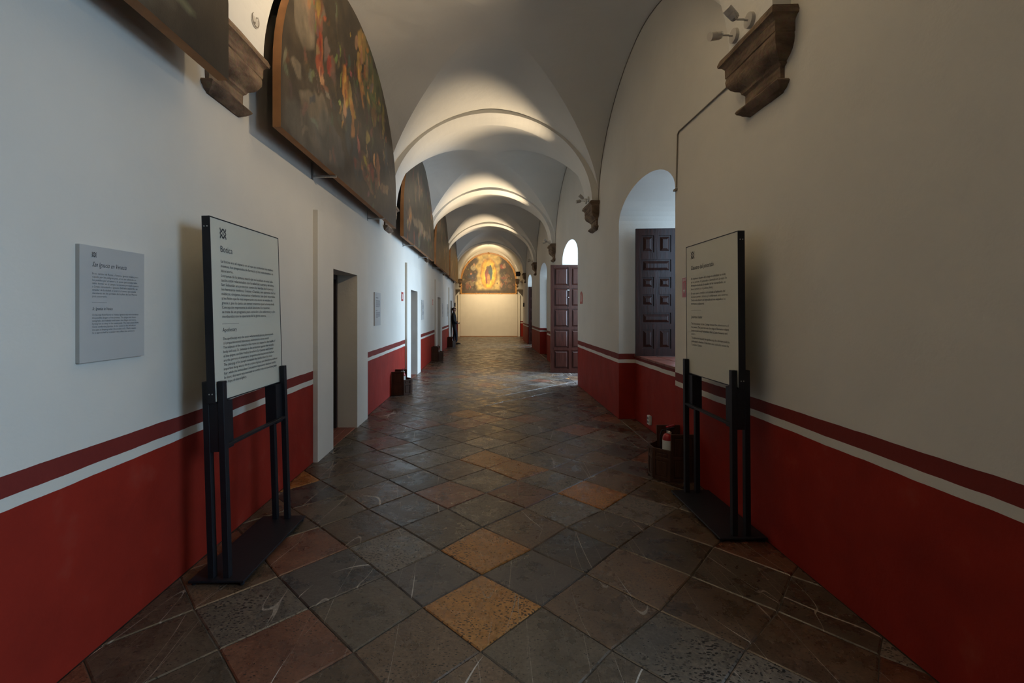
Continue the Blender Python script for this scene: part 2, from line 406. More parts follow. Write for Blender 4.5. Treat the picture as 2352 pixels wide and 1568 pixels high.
for x, y, k in ((-.02, 2.23, 2), (-.01, 2.79, 2), (-.02, 4.48, 2), (-.02, 3.92, 5), (-.3, 2.5, 0), (.26, 2.5, 0), (-.3, 1.95, 1), (.26, 1.95, 4),
                (.86, 2.0, 5), (.54, 2.23, 1), (-.58, 2.23, 4), (-.86, 2.5, 0), (-.58, 2.79, 5), (.54, 2.79, 0), (.26, 3.07, 1), (-.3, 3.07, 4), (-.02, 3.35, 5),
                (-1.14, 2.79, 3), (-1.14, 5.04, 3), (.82, 2.5, 1), (-.86, 1.95, 3), (1.1, 2.23, 1), (-.3, 3.63, 3), (.54, 3.35, 5), (.82, 3.9, 2), (-.02, 1.67, 1), (.54, 1.67, 4), (-.58, 1.67, 1)):
    FORCE[cell(x, y)] = k
tiles = []
for i in range(-50, 100):
    for j in range(-50, 100):
        c = (-.02+(i-j)*S/2, 2.23+(i+j)*S/2)
        if not (YN-.5 < c[1] < 26.6 and -2.3 < c[0] < 2.3): continue
        q = [lat(i, j), lat(i+1, j), lat(i+1, j+1), lat(i, j+1)]
        q = clipy(q, YN, 1)
        if len(q) > 2: q = clipy(q, 26.13, -1)
        for rx0, rx1, ya, yb in ((lambda y: XL(y)+.002, lambda y: XR-.002, YN, 22.3), (lambda y: -1.855, lambda y: 2.045, 22.3, 26.13)):
            p = clipy(q, ya, 1) if len(q) > 2 else []
            if len(p) > 2: p = clipy(p, yb, -1)
            if len(p) > 2: p = clipx(p, rx0, 1)
            if len(p) > 2: p = clipx(p, rx1, -1)
            if len(p) < 3: continue
            ar = abs(sum(p[k-1][0]*p[k][1]-p[k][0]*p[k-1][1] for k in range(len(p)))/2)
            if ar < .004: continue
            tiles.append((c, (i, j), p))
# thresholds of the openings: plain slabs let in between the jambs
def slab(mb, p, z, g=.0022, bv=.006):
    a = inset(p, g)
    b_ = inset(p, g+bv) if a else None
    if not b_: return
    n = len(a)
    mb.add([(x, y, -.012) for x, y in a]+[(x, y, z-.004) for x, y in a]+[(x, y, z) for x, y in b_],
           [(k, (k+1) % n, n+(k+1) % n, n+k) for k in range(n)]+[(n+k, n+(k+1) % n, 2*n+(k+1) % n, 2*n+k) for k in range(n)]+[tuple(range(2*n, 3*n))])
tiles.sort(key=lambda t: t[0][1])
vis = [t for t in tiles if t[0][1] > 1.45][:285]
visid = {id(t) for t in vis}
rest = [MB() for _ in TM]
for t in tiles:
    r = random.Random(t[1][0]*31+t[1][1]*977)
    k = FORCE.get(t[1], r.choices(range(6), (5, 5.5, .55, 1.5, 4, 1.5))[0])
    z = r.uniform(-.0015, .0015)
    if id(t) in visid:
        m = MB(); slab(m, t[2], z); m.build('stone_slab', TM[k], fl)
    else: slab(rest[k], t[2], z)
for i in (0, 1, 2, 3, 4):
    y0 = WIN[i]; d = .86 if i in FULL else .218
    for a in range(3):
        slab(rest[(a+i) % 2], [(XR, y0+.005+a*.613), (XR+d, y0+.005+a*.613), (XR+d, y0+.005+(a+1)*.613), (XR, y0+.005+(a+1)*.613)], 0)
off = 0; allm = MB(); mats = []
for k, m in enumerate(rest):
    if m.f: allm.add(m.v, m.f); mats += [k]*len(m.f)
o = allm.build('far_stone_slabs', TM[0], fl); tag(o, kind='stuff')
for m in TM[1:]: o.data.materials.append(m)
if len(o.data.polygons) == len(mats):
    for p, k in zip(o.data.polygons, mats): p.material_index = k
# terracotta thresholds in the left doorways
for a, b in LOP:
    for q in range(3):
        m = MB(); x1 = XL(a)+.03; d = .30/3
        slab(m, [(x1-(q+1)*.1, a+.003), (x1-q*.1, a+.003), (x1-q*.1, b-.003), (x1-(q+1)*.1, b-.003)], .004); m.build('threshold_tile', M['terracotta'], fl)

# ---- vault
cl = MB().box(-2.3, 2.65, YN-.3, 26.6, 5.2, 5.5).build('ceiling', M['vault']); tag(cl, kind='structure')  # unseen slab above the vault, added to stop light leaking in
for nme, xa, xb in (('light_seal', -2.3, -1.7), ('light_seal', 1.8, 2.65)): MB().box(xa, xb, YN-.3, 26.6, 4.99, 5.21).build(nme, M['vault'], cl)  # hidden strips added to seal out light between wall tops and slab
def vault(y0, y1, za, zb, bulge=.08, n=36, wide=0):
    m = bmesh.new(); yc = (y0+y1)/2; hl = (y1-y0)/2
    us = [math.sin(-PI/2+PI*i/n) for i in range(n+1)]
    vs = {}
    for i, u in enumerate(us):
        for j, v in enumerate(us):
            y = yc+v*hl
            hx = (CX-XL(y)+.012+wide) if u < 0 else (XR-CX+.012+wide)
            au, av = abs(u), abs(v)
            z = max(za*max(0, 1-au**1.8)**.53, zb*max(0, 1-av**1.8)**.53)
            z += (bulge+.18)*(1-u*u)*(1-v*v)-.18*(1-max(au, av))
            vs[i, j] = m.verts.new((CX+u*hx, y, SPR+z))
    for i in range(n):
        for j in range(n):
            a, b, c, d = vs[i, j], vs[i+1, j], vs[i+1, j+1], vs[i, j+1]
            if (i+.5-n/2)*(j+.5-n/2) > 0: m.faces.new((a, b, c)); m.faces.new((a, c, d))
            else: m.faces.new((a, b, d)); m.faces.new((b, c, d))
    for f in m.faces: f.smooth = True; f.normal_flip() if f.normal.z > 0 else None
    m.edges.ensure_lookup_table()
    for e in m.edges:
        k = []
        for v in e.verts:
            u_ = v.co
        p, q = e.verts
    # groin edges are sharp
    key = {v: ij for ij, v in vs.items()}
    for e in m.edges:
        (i1, j1), (i2, j2) = key[e.verts[0]], key[e.verts[1]]
        if (i1 == j1 and i2 == j2) or (i1+j1 == n and i2+j2 == n): e.smooth = False
    me = bpy.data.meshes.new('vault_web'); m.to_mesh(me); m.free(); me.materials.append(M['vault'])
    o = bpy.data.objects.new('vault_web', me); COL.objects.link(o); o.parent = cl
    return o
RW = .24
def rib(yc, w, a=1.60, b=1.425, name='transverse_arch', out=.16, mat='vault', n=48):
    m = MB(); P = []
    for k in range(n+1):
        t = PI*k/n
        P.append((CX+.005+math.cos(t)*a, SPR+math.sin(t)*b, CX+.005+math.cos(t)*(a+out), SPR+math.sin(t)*(b+out)))
    for k in range(n):
        p, q = P[k], P[k+1]
        vs = [(p[0], yc-w, p[1]), (q[0], yc-w, q[1]), (q[0], yc+w, q[1]), (p[0], yc+w, p[1]),
              (p[2], yc-w, p[3]), (q[2], yc-w, q[3]), (q[2], yc+w, q[3]), (p[2], yc+w, p[3])]
        m.add(vs, [(0, 1, 2, 3), (0, 4, 5, 1), (3, 2, 6, 7)])
    return m.build(name, M[mat], cl, True)
for k in range(-2, 4):
    y0 = RIB0+k*BAY+RW; y1 = RIB0+(k+1)*BAY-RW
    if k == -2: y0 = YN-.1
    vault(y0, y1, 1.49, 1.52)
for k in range(-1, 5): rib(RIB0+k*BAY, RW)
vault(RIB0+4*BAY+RW, 24.92, 1.62, 1.60, .05, wide=.0)
# end barrel over the painting
m = MB(); n = 48
for k in range(n):
    t0, t1 = PI*k/n, PI*(k+1)/n
    A = lambda t, y, e=0: (CX+.005+math.cos(t)*(1.60+e), y, SPR+math.sin(t)*(1.78+e))
    m.add([A(t0, 24.88), A(t1, 24.88), A(t1, 26.2), A(t0, 26.2), A(t0, 24.88, .5), A(t1, 24.88, .5)], [(0, 1, 2, 3), (0, 4, 5, 1)])
m.build('end_barrel', M['vault'], cl, True)
for sx, x0, x1 in ((0, -2.0, -1.545), (1, 1.66, 2.1)):
    MB().box(x0, x1, 24.9, 26.2, 2.66, SPR+.1).build('impost', M['stone' if 0 else 'white'], cl)
MB().box(-1.9, XL(23)-.0, 22.75, 24.9, 3.05, 5.0).build('upper_wall', M['white'], cl)
MB().box(XR, 2.1, 22.75, 24.9, 3.05, 5.0).build('upper_wall', M['white'], cl)

# ---- left door surrounds and doors
def leaf(root, w, h, rows, t=.045, mat='wood', ox=0, oz=0):
    """panelled leaf in the local xz plane; rows = list of (z0, z1, columns)"""
    st = .075
    # frame: stiles, rails and muntins around the panel openings
    outer = [(ox, oz), (ox+w, oz), (ox+w, oz+h), (ox, oz+h)]
    holes = []; pans = []
    for z0, z1, c in rows:
        g = .06; cw = (w-2*st-(c-1)*g)/c
        for q in range(c):
            xa = ox+st+q*(cw+g); holes.append([(xa, z0), (xa+cw, z0), (xa+cw, z1), (xa, z1)]); pans.append((xa, xa+cw, z0, z1))
    f = extrude_with_holes('frame', outer, holes, -t/2, t/2, M[mat], lambda p: Vector((p[1], p[0], p[2])), root)
    for xa, xb, za, zb in pans:
        m = MB(); k = .040 if min(xb-xa, zb-za) > .09 else .02
        for s in (-1, 1):
            y1 = s*t*.12; y2 = s*t*.46
            vs = [(xa, y1, za), (xb, y1, za), (xb, y1, zb), (xa, y1, zb),
                  (xa+k*.5, y1, za+k*.5), (xb-k*.5, y1, za+k*.5), (xb-k*.5, y1, zb-k*.5), (xa+k*.5, y1, zb-k*.5),
                  (xa+k*1.3, y2, za+k*1.3), (xb-k*1.3, y2, za+k*1.3), (xb-k*1.3, y2, zb-k*1.3), (xa+k*1.3, y2, zb-k*1.3)]
            m.add(vs, [(0,1,5,4),(1,2,6,5),(2,3,7,6),(3,0,4,7),(4,5,9,8),(5,6,10,9),(6,7,11,10),(7,4,8,11),(8,9,10,11)])
        m.build('panel', M[mat], root)
    return f
for n_, (y0, (a, b)) in enumerate(zip(LD, LOP)):
    d = empty('door_%d' % (n_+1), kind='structure')
    y1 = y0+1.8
    MB().prism([(y0, 0), (a, 0), (a, 1.9), (b, 1.9), (b, 0), (y1, 0), (y1, 2.42), (y0, 2.42)], .045, -.01, 'x', skew).build('plaster_surround', M['white'], d)
    # whitewashed reveal lining
    MB().prism([(a, 0), (a, 1.9), (b, 1.9), (b, 0), (b+.012, 0), (b+.012, 1.912), (a-.012, 1.912), (a-.012, 0)], .03, -.25, 'x', skew)
    m = MB(); m.prism([(a, 0), (a+.006, 0), (a+.006, 1.894), (b-.006, 1.894), (b-.006, 0), (b, 0), (b, 1.9), (a, 1.9)], .046, -.20, 'x', skew).build('reveal', M['white'], d)
    xx = XL(a)
    MB().prism([(a, 0.005), (a+.05, 0.005), (a+.05, 1.84), (b-.05, 1.84), (b-.05, 0.005), (b, 0.005), (b, 1.9), (a, 1.9)], xx-.20, xx-.30, 'x').build('door_frame', M['darkroom'], d)
    lf = empty('door_leaf', (xx-.275, a+.052, 0), PI/2); lf.parent = d
    leaf(lf, b-a-.104, 1.83, [(.15, .62, 2), (.70, 1.17, 2), (1.25, 1.72, 2)], mat='darkroom', oz=.006)

# ---------------------------------------------------------------- daylight side: shutters and open door leaves
rows6 = [(.95-.86+.005, 1.208-.86, 2), (1.276-.86, 1.42-.86, 1), (1.506-.86, 1.658-.86, 2), (1.737-.86, 1.88-.86, 2), (1.95-.86, 2.107-.86, 1), (2.20-.86, 2.42-.86, 2)]
sh = empty('wooden_shutter', (1.925, 5.95, .868), math.radians(-4), label='dark red-brown panelled shutter standing open on the sill inside the right-hand window niche', cat='shutter')
leaf(sh, .52, 1.65, rows6)
sh3 = empty('wooden_shutter', (2.02, WIN[3]+WW-.05, .868), math.radians(-2), label='dark shutter edge in the arched recess beyond the open corridor door', cat='shutter')
leaf(sh3, .47, 1.65, rows6)
dl = empty('panelled_door', (1.475, 10.73, 0), math.radians(-3), label='tall dark brown panelled door leaf standing open into the corridor on the right', cat='door')
leaf(dl, .90, 2.52, [(.10+.485*i, .10+.485*i+.43, 2) for i in range(5)], t=.06, oz=.008)
m = MB(); m.box(.39, .44, -.045, -.03, 1.93, 1.945); m.box(.41, .43, -.045, -.03, 1.76, 1.775)
tag(m.build('latch', M['steel'], dl), 'small steel latch')
dl2 = empty('panelled_door', (1.80, WIN[4]+WW-.03, 0), math.radians(-3), label='dark door leaf edge in the farthest arched opening on the right', cat='door')
leaf(dl2, .8, 2.5, [(.10+.48*i, .10+.48*i+.42, 2) for i in range(5)], t=.06, oz=.008)

# ---------------------------------------------------------------- corbels
PROF = [(3.185, .10), (3.195, .140), (3.165, .152), (3.148, .150), (3.142, .135), (3.125, .122), (3.12, .117), (3.06, .117), (3.055, .110), (3.05, .113), (3.03, .115), (3.00, .110),
        (2.97, .095), (2.948, .074), (2.935, .052), (2.925, .044), (2.915, .044), (2.908, .034), (2.90, .026), (2.83, .024), (2.824, .04), (2.815, .062), (2.802, .072), (2.788, .064), (2.778, .050), (2.766, .040), (2.757, .02), (2.75, .01)]
def corbel(x, yc, side, label, group=None):
    root = tag(MB_corbel(x, yc, side), label, 'corbel', group); return root
def MB_corbel(x, yc, side):
    m = MB(); n = .16; nseg = 5; rnd = random.Random(int(yc*10)+side)
    ring = []
    def loop(p):
        pts = [(-.02, -(n+p))]
        for k in range(nseg+1): pts.append((p, -(n+p)+2*(n+p)*k/nseg))
        pts.append((-.02, n+p)); return pts
    for z, p in PROF: ring.append([(a+(rnd.uniform(-.003, .003) if a > 0 else 0), b+rnd.uniform(-.003, .003), z+rnd.uniform(-.002, .002)) for a, b in loop(p)])
    c = len(ring[0]); vs = [v for r in ring for v in r]; fs = []
    for j in range(len(ring)-1):
        for i in range(c): fs.append((j*c+i, j*c+(i+1) % c, (j+1)*c+(i+1) % c, (j+1)*c+i))
    fs += [tuple(range(c)), tuple(range((len(ring)-1)*c, len(ring)*c))]
    vs = [(-side*a, b, z-3.0) for a, b, z in vs]
    o = m.add(vs, fs).build('stone_corbel', M['stone'], None, True, ang=30); o.location = (x, yc, 3.0)
    return o
CR = ['large moulded brown stone corbel high on the near right wall under two spotlights', 'brown stone corbel on the right wall between the niche and the open door',
      'small stone corbel on the right wall just above the open door leaf', 'stone corbel on the right wall over the second-farthest arched recess', 'stone corbel on the right wall beside the far golden painting']
for k in range(5): corbel(XR, RIB0+k*BAY, 1, CR[k], 'corbels carrying the arches')
CLb = ['large grey-brown stone corbel on the left wall half hidden by the nearest painting', 'stone corbel on the left wall peeping out behind the large arched painting',
       'stone corbel on the left wall hidden between the second and third arched paintings', 'stone corbel on the left wall hidden between the third and fourth arched paintings', 'stone corbel on the left wall beyond the last arched painting']
for k in range(5): corbel(XL(RIB0+k*BAY), RIB0+k*BAY, -1, CLb[k], 'corbels carrying the arches')
corbel(1.66, 25.1, 1, 'warm lit stone corbel at the right foot of the end arch', 'corbels carrying the arches')
corbel(-1.545, 25.1, -1, 'warm lit stone corbel at the left foot of the end arch', 'corbels carrying the arches')

# ---------------------------------------------------------------- spotlights
def spotlight(yc, z, tilt, label, group, hd=(0, 0)):
    x = 1.655
    r = empty('spotlight', (x, yc, z), 0, label=label, cat='spotlight', group=group)
    MB().tube((0.03, 0, 0), (-.022, 0, 0), .048, .046, 28).build('wall_plate', M['lamp'], r, True)
    MB().path([(-.02, 0, 0), (-.045, 0, 0), (-.045, 0, .004), (-.092, 0, .004)], .006).build('arm', M['lamp'], r)
    d = Vector((-math.cos(tilt), -.15, math.sin(tilt))).normalized(); c = Vector((-.092, 0, .006))
    h = MB(); h.tube(c, c+d*.02, .012, .026, 20); h.tube(c+d*.02, c+d*.052, .027, .0285, 24); h.tube(c+d*.053, c+d*.09, .0285, .0285, 24); hd_ = h.build('head', M['lamp'], r, True); tag(hd_, kind='stuff' if 0 else None)
    f = MB()
    for i in range(10):
        a = 2*PI*i/10; u = d.orthogonal().normalized(); v = d.cross(u); q = c+(u*math.cos(a)+v*math.sin(a))*.02+d*.004
        f.tube(q, q+d*.018+(u*math.cos(a)+v*math.sin(a))*.006, .0022, n=5)
    tag(f.build('cooling_fins', M['steel'], hd_), 'steel cooling fins', kind='stuff')
    return r
SL = [('upper white spotlight above the large near right corbel', 'lower white spotlight above the large near right corbel'),
      ('upper spotlight above the right corbel left of the niche', 'lower spotlight above the right corbel left of the niche'),
      ('upper spotlight above the corbel over the open door', 'lower spotlight above the corbel over the open door'),
      ('upper spotlight above the fourth corbel on the right', 'lower spotlight above the fourth corbel on the right')]
for k in range(4):
    yr = RIB0+k*BAY
    spotlight(yr-.03, 3.275, math.radians(40), SL[k][0], 'spotlights on the ribs')
    spotlight(yr+.15, 3.285, math.radians(-12), SL[k][1], 'spotlights on the ribs')
# empty round lamp plate on the left rib
r = empty('lamp_plate', (-1.535, 3.0, 3.36), 0, label='round white empty lamp plate on the left rib above the near corbel', cat='lamp plate')
MB().tube((-.03, 0, 0), (.012, 0, 0), .055, .052, 28).build('disc', M['lamp'], r, True)
m = MB()
for i in range(24):
    a, b = 2*PI*i/24, 2*PI*(i+1)/24; m.tube((.013, .043*math.cos(a), .043*math.sin(a)), (.013, .043*math.cos(b), .043*math.sin(b)), .003, n=5)
m.tube((.012, .015, .02), (.016, .015, .02), .006); m.tube((.012, -.01, -.025), (.016, -.01, -.025), .006); m.build('rim', M['cable'], r)
# hook lamp at the crown near the far painting
m = MB(); m.tube((0, 0, .0), (0, 0, -.08), .008); m.tube((0, 0, -.08), (0, .10, -.12), .03, .035, 16); m.box(-.05, .12, -.02, .02, -.012, .008)
o = m.build('ceiling_spotlight', M['black'], None, True); o.location = (.03, 22.0, 4.80)
tag(o, 'small dark ceiling spotlight over the far golden painting', 'spotlight')
o.location.z = SPR+1.62+.02
# cables and conduits
m = MB(); m.path([(XR-.008, 3.2, 3.09), (XR-.008, 4.20, 3.10), (XR-.008, 4.23, 3.08), (XR-.008, 4.26, 2.60)], .006); m.box(XR-.02, XR, 4.25, 4.30, 2.57, 2.59)
tag(m.build('cable_conduit', M['cable']), 'thin cable running from the near right corbel down beside the window niche', 'cable')
LB = ['thin cable along the vault edge over the window niche', 'thin cable along the vault edge over the open door', 'thin cable along the vault edge over the arched recess past the open door', 'thin cable along the vault edge over the farthest arched opening on the right']
for k in range(4):
    yc = RIB0+(k+.5)*BAY; hl = BAY/2-RW; m = MB()
    pts = [(XR-.004, yc-math.cos(PI*i/30)*hl, SPR+1.52*max(0, 1-abs(math.cos(PI*i/30))**1.8)**.53-.01) for i in range(31)]
    m.path(pts, .0055, 6); tag(m.build('cable', M['cable']), LB[k], 'cable', 'cables along the vault edge')

# ---------------------------------------------------------------- paintings
def lunette(hw, side_h, arch_h, n=40):
    pts = [(-hw, 0)]+[(-math.cos(PI*i/n)*hw, side_h+math.sin(PI*i/n)*arch_h) for i in range(n+1)]+[(hw, 0)]
    return pts
def canvas_mat(name, rough=.5, streak=.25):
    m, nt, b = nm(name); at = N(nt, 'ShaderNodeVertexColor'); at.layer_name = 'Col'
    tc = N(nt, 'ShaderNodeTexCoord'); mp = N(nt, 'ShaderNodeMapping'); mp.inputs['Scale'].default_value = (6, 6, 3); nt.links.new(tc.outputs['Object'], mp.inputs[0])
    n1 = N(nt, 'ShaderNodeTexNoise', i_Scale=1.4, i_Detail=9.0, i_Roughness=.7, i_Distortion=.6); nt.links.new(mp.outputs[0], n1.inputs['Vector'])
    r = ramp(nt, n1.outputs[0], [(.22, (.12, .12, .12)), (.5, (.47, .47, .47)), (.78, (.92, .88, .78))])
    c = mix(nt, streak*2, at.outputs[0], r.outputs[0], 'OVERLAY')
    nt.links.new(c, b.inputs['Base Color']); b.inputs['Roughness'].default_value = rough
    n2 = N(nt, 'ShaderNodeTexNoise', i_Scale=120.0, i_Detail=3.0); nt.links.new(tc.outputs['Object'], n2.inputs['Vector']); bump(nt, b, n2.outputs[0], .2, .003)
    return m
M['canvas'] = canvas_mat('dark_oil_painting', .42)
M['canvas2'] = canvas_mat('golden_oil_painting', .5, .12)
def paint_mesh(name, hw, sh_, ah, col, nx, nz, mat, parent, y=0):
    """a curved-top sheet whose picture is a colour attribute"""
    me = bpy.data.meshes.new(name); vs = []; fs = []; cols = []
    for i in range(nx+1):
        u = -1+2*i/nx; x = hw*u; top = sh_+ah*math.sqrt(max(0, 1-u*u))
        for j in range(nz+1):
            z = top*j/nz; vs.append((x, y, z)); cols.append(col(x, z))
    for i in range(nx):
        for j in range(nz):
            a = i*(nz+1)+j; fs.append((a, a+nz+1, a+nz+2, a+1))
    me.from_pydata(vs, [], fs); ca = me.color_attributes.new('Col', 'FLOAT_COLOR', 'POINT')
    ca.data.foreach_set('color', [c for t in cols for c in (*t, 1)])
    me.materials.append(mat); me.shade_smooth(); o = bpy.data.objects.new(name, me); COL.objects.link(o); o.parent = parent; return o
def blobcol(base, blobs, seed, warp=.12):
    def f(x, z):
        q = Vector((x*2.3+seed, z*2.3, seed)); w1 = mnoise.noise_vector(q*1.2)*warp; w2 = mnoise.noise_vector(q*4)*warp*.45
        X = x+w1.x+w2.x; Z = z+w1.y+w2.y
        c = list(base(x, z))
        for bx, bz, rx, rz, an, colr, st in blobs:
            dx, dz = X-bx, Z-bz; ca, sa = math.cos(an), math.sin(an)
            a = (dx*ca+dz*sa)/rx; b = (-dx*sa+dz*ca)/rz; d = a*a+b*b
            if d < 3:
                k = st*min(1, max(0, (1.15-d)*3.2)) if st > 0 else 0
                c = [c[i]*(1-k)+colr[i]*k for i in range(3)]
        g = 1+.5*mnoise.fractal(Vector((x*5+seed, z*5, 1.7)), 1., 2.2, 5)
        return [max(.004, v*g) for v in c]
    return f
OR = (.62, .25, .05); YE = (.60, .36, .08); FL = (.50, .26, .13); GR = (.16, .17, .06); RD = (.30, .07, .03); BL = (.05, .07, .08); HZ = (.20, .16, .11); BR = (.13, .07, .035)
B1 = [(-.5, .98, .10, .20, .2, OR, .8), (-.53, .80, .06, .09, 0, FL, .9), (-.34, .90, .07, .16, 0, (.45, .30, .08), .8), (-.28, .72, .06, .18, 0, OR, .55), (-.42, .6, .09, .22, .1, BL, .7),
      (.05, 1.78, .22, .16, 0, YE, .6), (.4, 1.66, .2, .2, .3, GR, .9), (-.05, 1.5, .10, .16, 0, YE, .8), (.1, 1.30, .12, .2, 0, OR, .6), (.35, 1.4, .16, .25, 0, GR, .9), (.75, 1.55, .3, .25, .5, GR, .7), (.6, 1.2, .14, .2, 0, (.34, .17, .05), .6),
      (.2, 1.5, .05, .12, 0, OR, .8), (.28, 1.62, .05, .10, 0, FL, .8), (-.2, 1.68, .06, .10, 0, FL, .6),
      (-1.2, .93, .09, .22, 0, RD, .8), (-1.15, .72, .06, .10, .3, FL, .6), (-1.35, 1.2, .28, .14, .2, (.22, .09, .04), .8), (-1.55, 1.05, .2, .26, 0, HZ, .7), (-1.5, 1.3, .2, .12, 0, GR, .5), (-1.74, .55, .07, .10, 0, HZ, .7),
      (-1.35, .40, .32, .12, .2, HZ, .55), (-1.5, .12, .4, .16, 0, (.10, .09, .075), .6), (-.95, .28, .45, .2, 0, (.085, .085, .08), .6),
      (.05, .45, .30, .10, .5, BR, .9), (.40, .42, .16, .14, .2, RD, .8), (.15, .3, .4, .05, -.3, (.22, .10, .04), .6), (.8, .62, .12, .14, 0, (.36, .14, .05), .8), (.75, .4, .2, .06, .3, (.25, .12, .06), .7),
      (1.2, .42, .25, .08, .1, (.30, .18, .09), .7), (1.1, 1.3, .09, .18, 0, (.36, .26, .05), .7), (1.35, .85, .1, .2, 0, BL, .6), (.3, .85, .06, .07, 0, (.40, .30, .08), .7), (-.1, .35, .2, .25, .4, BL, .5)]
_r = random.Random(5)
def strokes(cx, cz, sx, sz, n, cols, s0=.02, s1=.06, a=0.):
    return [(_r.gauss(cx, sx), _r.gauss(cz, sz), _r.uniform(s0, s1)*.7, _r.uniform(s0, s1)*1.4, a+_r.uniform(-.7, .7), tuple(v*_r.uniform(.5, 1.3) for v in _r.choice(cols)), _r.uniform(.4, .9)) for _ in range(n)]
B1 += strokes(.1, 1.55, .22, .2, 40, [OR, YE, FL, GR, RD]) + strokes(.5, 1.45, .25, .25, 34, [GR, YE, BR, (.10, .12, .05)]) + strokes(-.42, .85, .12, .2, 16, [OR, FL, YE, RD]) + strokes(-1.3, 1.15, .15, .18, 18, [RD, BR, OR, HZ])
B1 += strokes(.4, .45, .35, .15, 26, [RD, OR, BR, FL]) + strokes(-1.2, .5, .35, .35, 24, [HZ, BR, BL]) + strokes(1.1, .7, .25, .35, 20, [OR, BR, HZ, YE]) + strokes(-.9, 1.3, .3, .2, 16, [GR, HZ, BR])
B1 = [(a, b_, c_, d_, e_, tuple(v*.85 for v in f_), g_) for a, b_, c_, d_, e_, f_, g_ in B1]
B1 += strokes(0, .9, .9, .5, 110, [BR, (.09, .055, .03), HZ, (.14, .08, .04), (.05, .035, .02), (.10, .085, .05)], .02, .07)
def base1(x, z):
    t = max(0, min(1, z/1.9)); return (.040+.012*t, .028+.010*t, .018+.002*t)
rb = random.Random(11)
def rblobs(n, hw, hh, seed):
    r = random.Random(seed); out = []; global _r; _r = random.Random(seed+100)
    for _ in range(n):
        x = r.uniform(-hw*.9, hw*.9); z = r.uniform(.1, hh)
        c = r.choice([OR, FL, FL, YE, RD, BL, HZ, HZ, BR, GR, BR])
        out.append((x, z, r.uniform(.05, .18), r.uniform(.07, .22), r.uniform(-.6, .6), tuple(v*.6 for v in c), r.uniform(.25, .6)))
        if r.random() < .45: out += [(a, b, c_, d_, e_, tuple(v*.7 for v in f_), g_) for a, b, c_, d_, e_, f_, g_ in strokes(x, z, .12, .16, 9, [OR, FL, BR, HZ, RD, GR, (.2, .12, .06)], .025, .07)]
    return out
def numbers(parent, hw):
    pass
def painting(y0, y1, x0, x1, label, blobs, seed, nx, nz):
    hw = (y1-y0)/2; yc = (y0+y1)/2; ang = math.atan2(x1-x0, y1-y0)
    r = empty('arched_painting', ((x0+x1)/2, yc, 2.74), PI/2-ang, label=label, cat='painting', group='arched paintings on the left wall')
    sh_, ah = .43, 1.52
    pts = lunette(hw, sh_, ah)
    paint_mesh('canvas', hw, sh_, ah, blobcol(base1, blobs, seed), nx, nz, M['canvas'], r, -.001)
    inner = [(x*(hw-.06)/hw, .06+(z-.0)*((sh_+ah-.12)/(sh_+ah))) for x, z in pts]
    extrude_with_holes('stretcher_frame', pts, [inner], 0.0, .058, M['stretcher'], lambda p: Vector((p[1], p[0], p[2])), r)
    MB().prism(inner, .02, .025, 'y').build('backing', M['darkroom'], r)
    return r
painting(-1.5, 2.56, -1.465, -1.452, 'nearest arched dark oil painting, cut by the upper left picture edge', rblobs(20, 2, 1.7, 3), 5.1, 60, 36)
painting(3.2, 7.14, -1.448, -1.43, 'large arched dark oil painting with orange figures, above the first doorway', B1, 2.3, 190, 110)
painting(7.86, 11.9, -1.445, -1.395, 'second arched dark painting on the left, above the second doorway', rblobs(34, 2, 1.8, 8)+[(-.2, .5, 1.5, .1, 0, (.20, .12, .06), .5)], 7.7, 120, 60)
painting(12.5, 16.6, -1.405, -1.39, 'third arched dark painting on the left, above the third doorway', rblobs(30, 2, 1.8, 21), 3.9, 90, 44)
painting(17.15, 21.3, -1.402, -1.38, 'fourth and farthest arched dark painting on the left wall', rblobs(30, 2, 1.8, 33), 6.6, 80, 40)
names = ['first', 'second', 'third', 'fourth', 'fifth', 'sixth', 'seventh', 'eighth']
for i, y in enumerate((4.35, 6.33, 8.92, 10.9, 13.6, 15.5, 18.2, 20.2)):
    xw = XL(y); m = MB(); m.box(xw, xw+.006, y-.02, y+.02, 2.70, 2.86); m.box(xw, -1.452+.003*y, y-.009, y+.009, 2.722, 2.738)
    where = ['near end of the large arched painting above the first doorway', 'far end of the large arched painting above the first doorway', 'near end of the second arched painting', 'far end of the second arched painting', 'near end of the third arched painting', 'far end of the third arched painting', 'near end of the farthest arched painting', 'far end of the farthest arched painting'][i]
    tag(m.build('support_bracket', M['steel']), 'thin steel bracket under the '+where, 'bracket', 'brackets under the arched paintings')

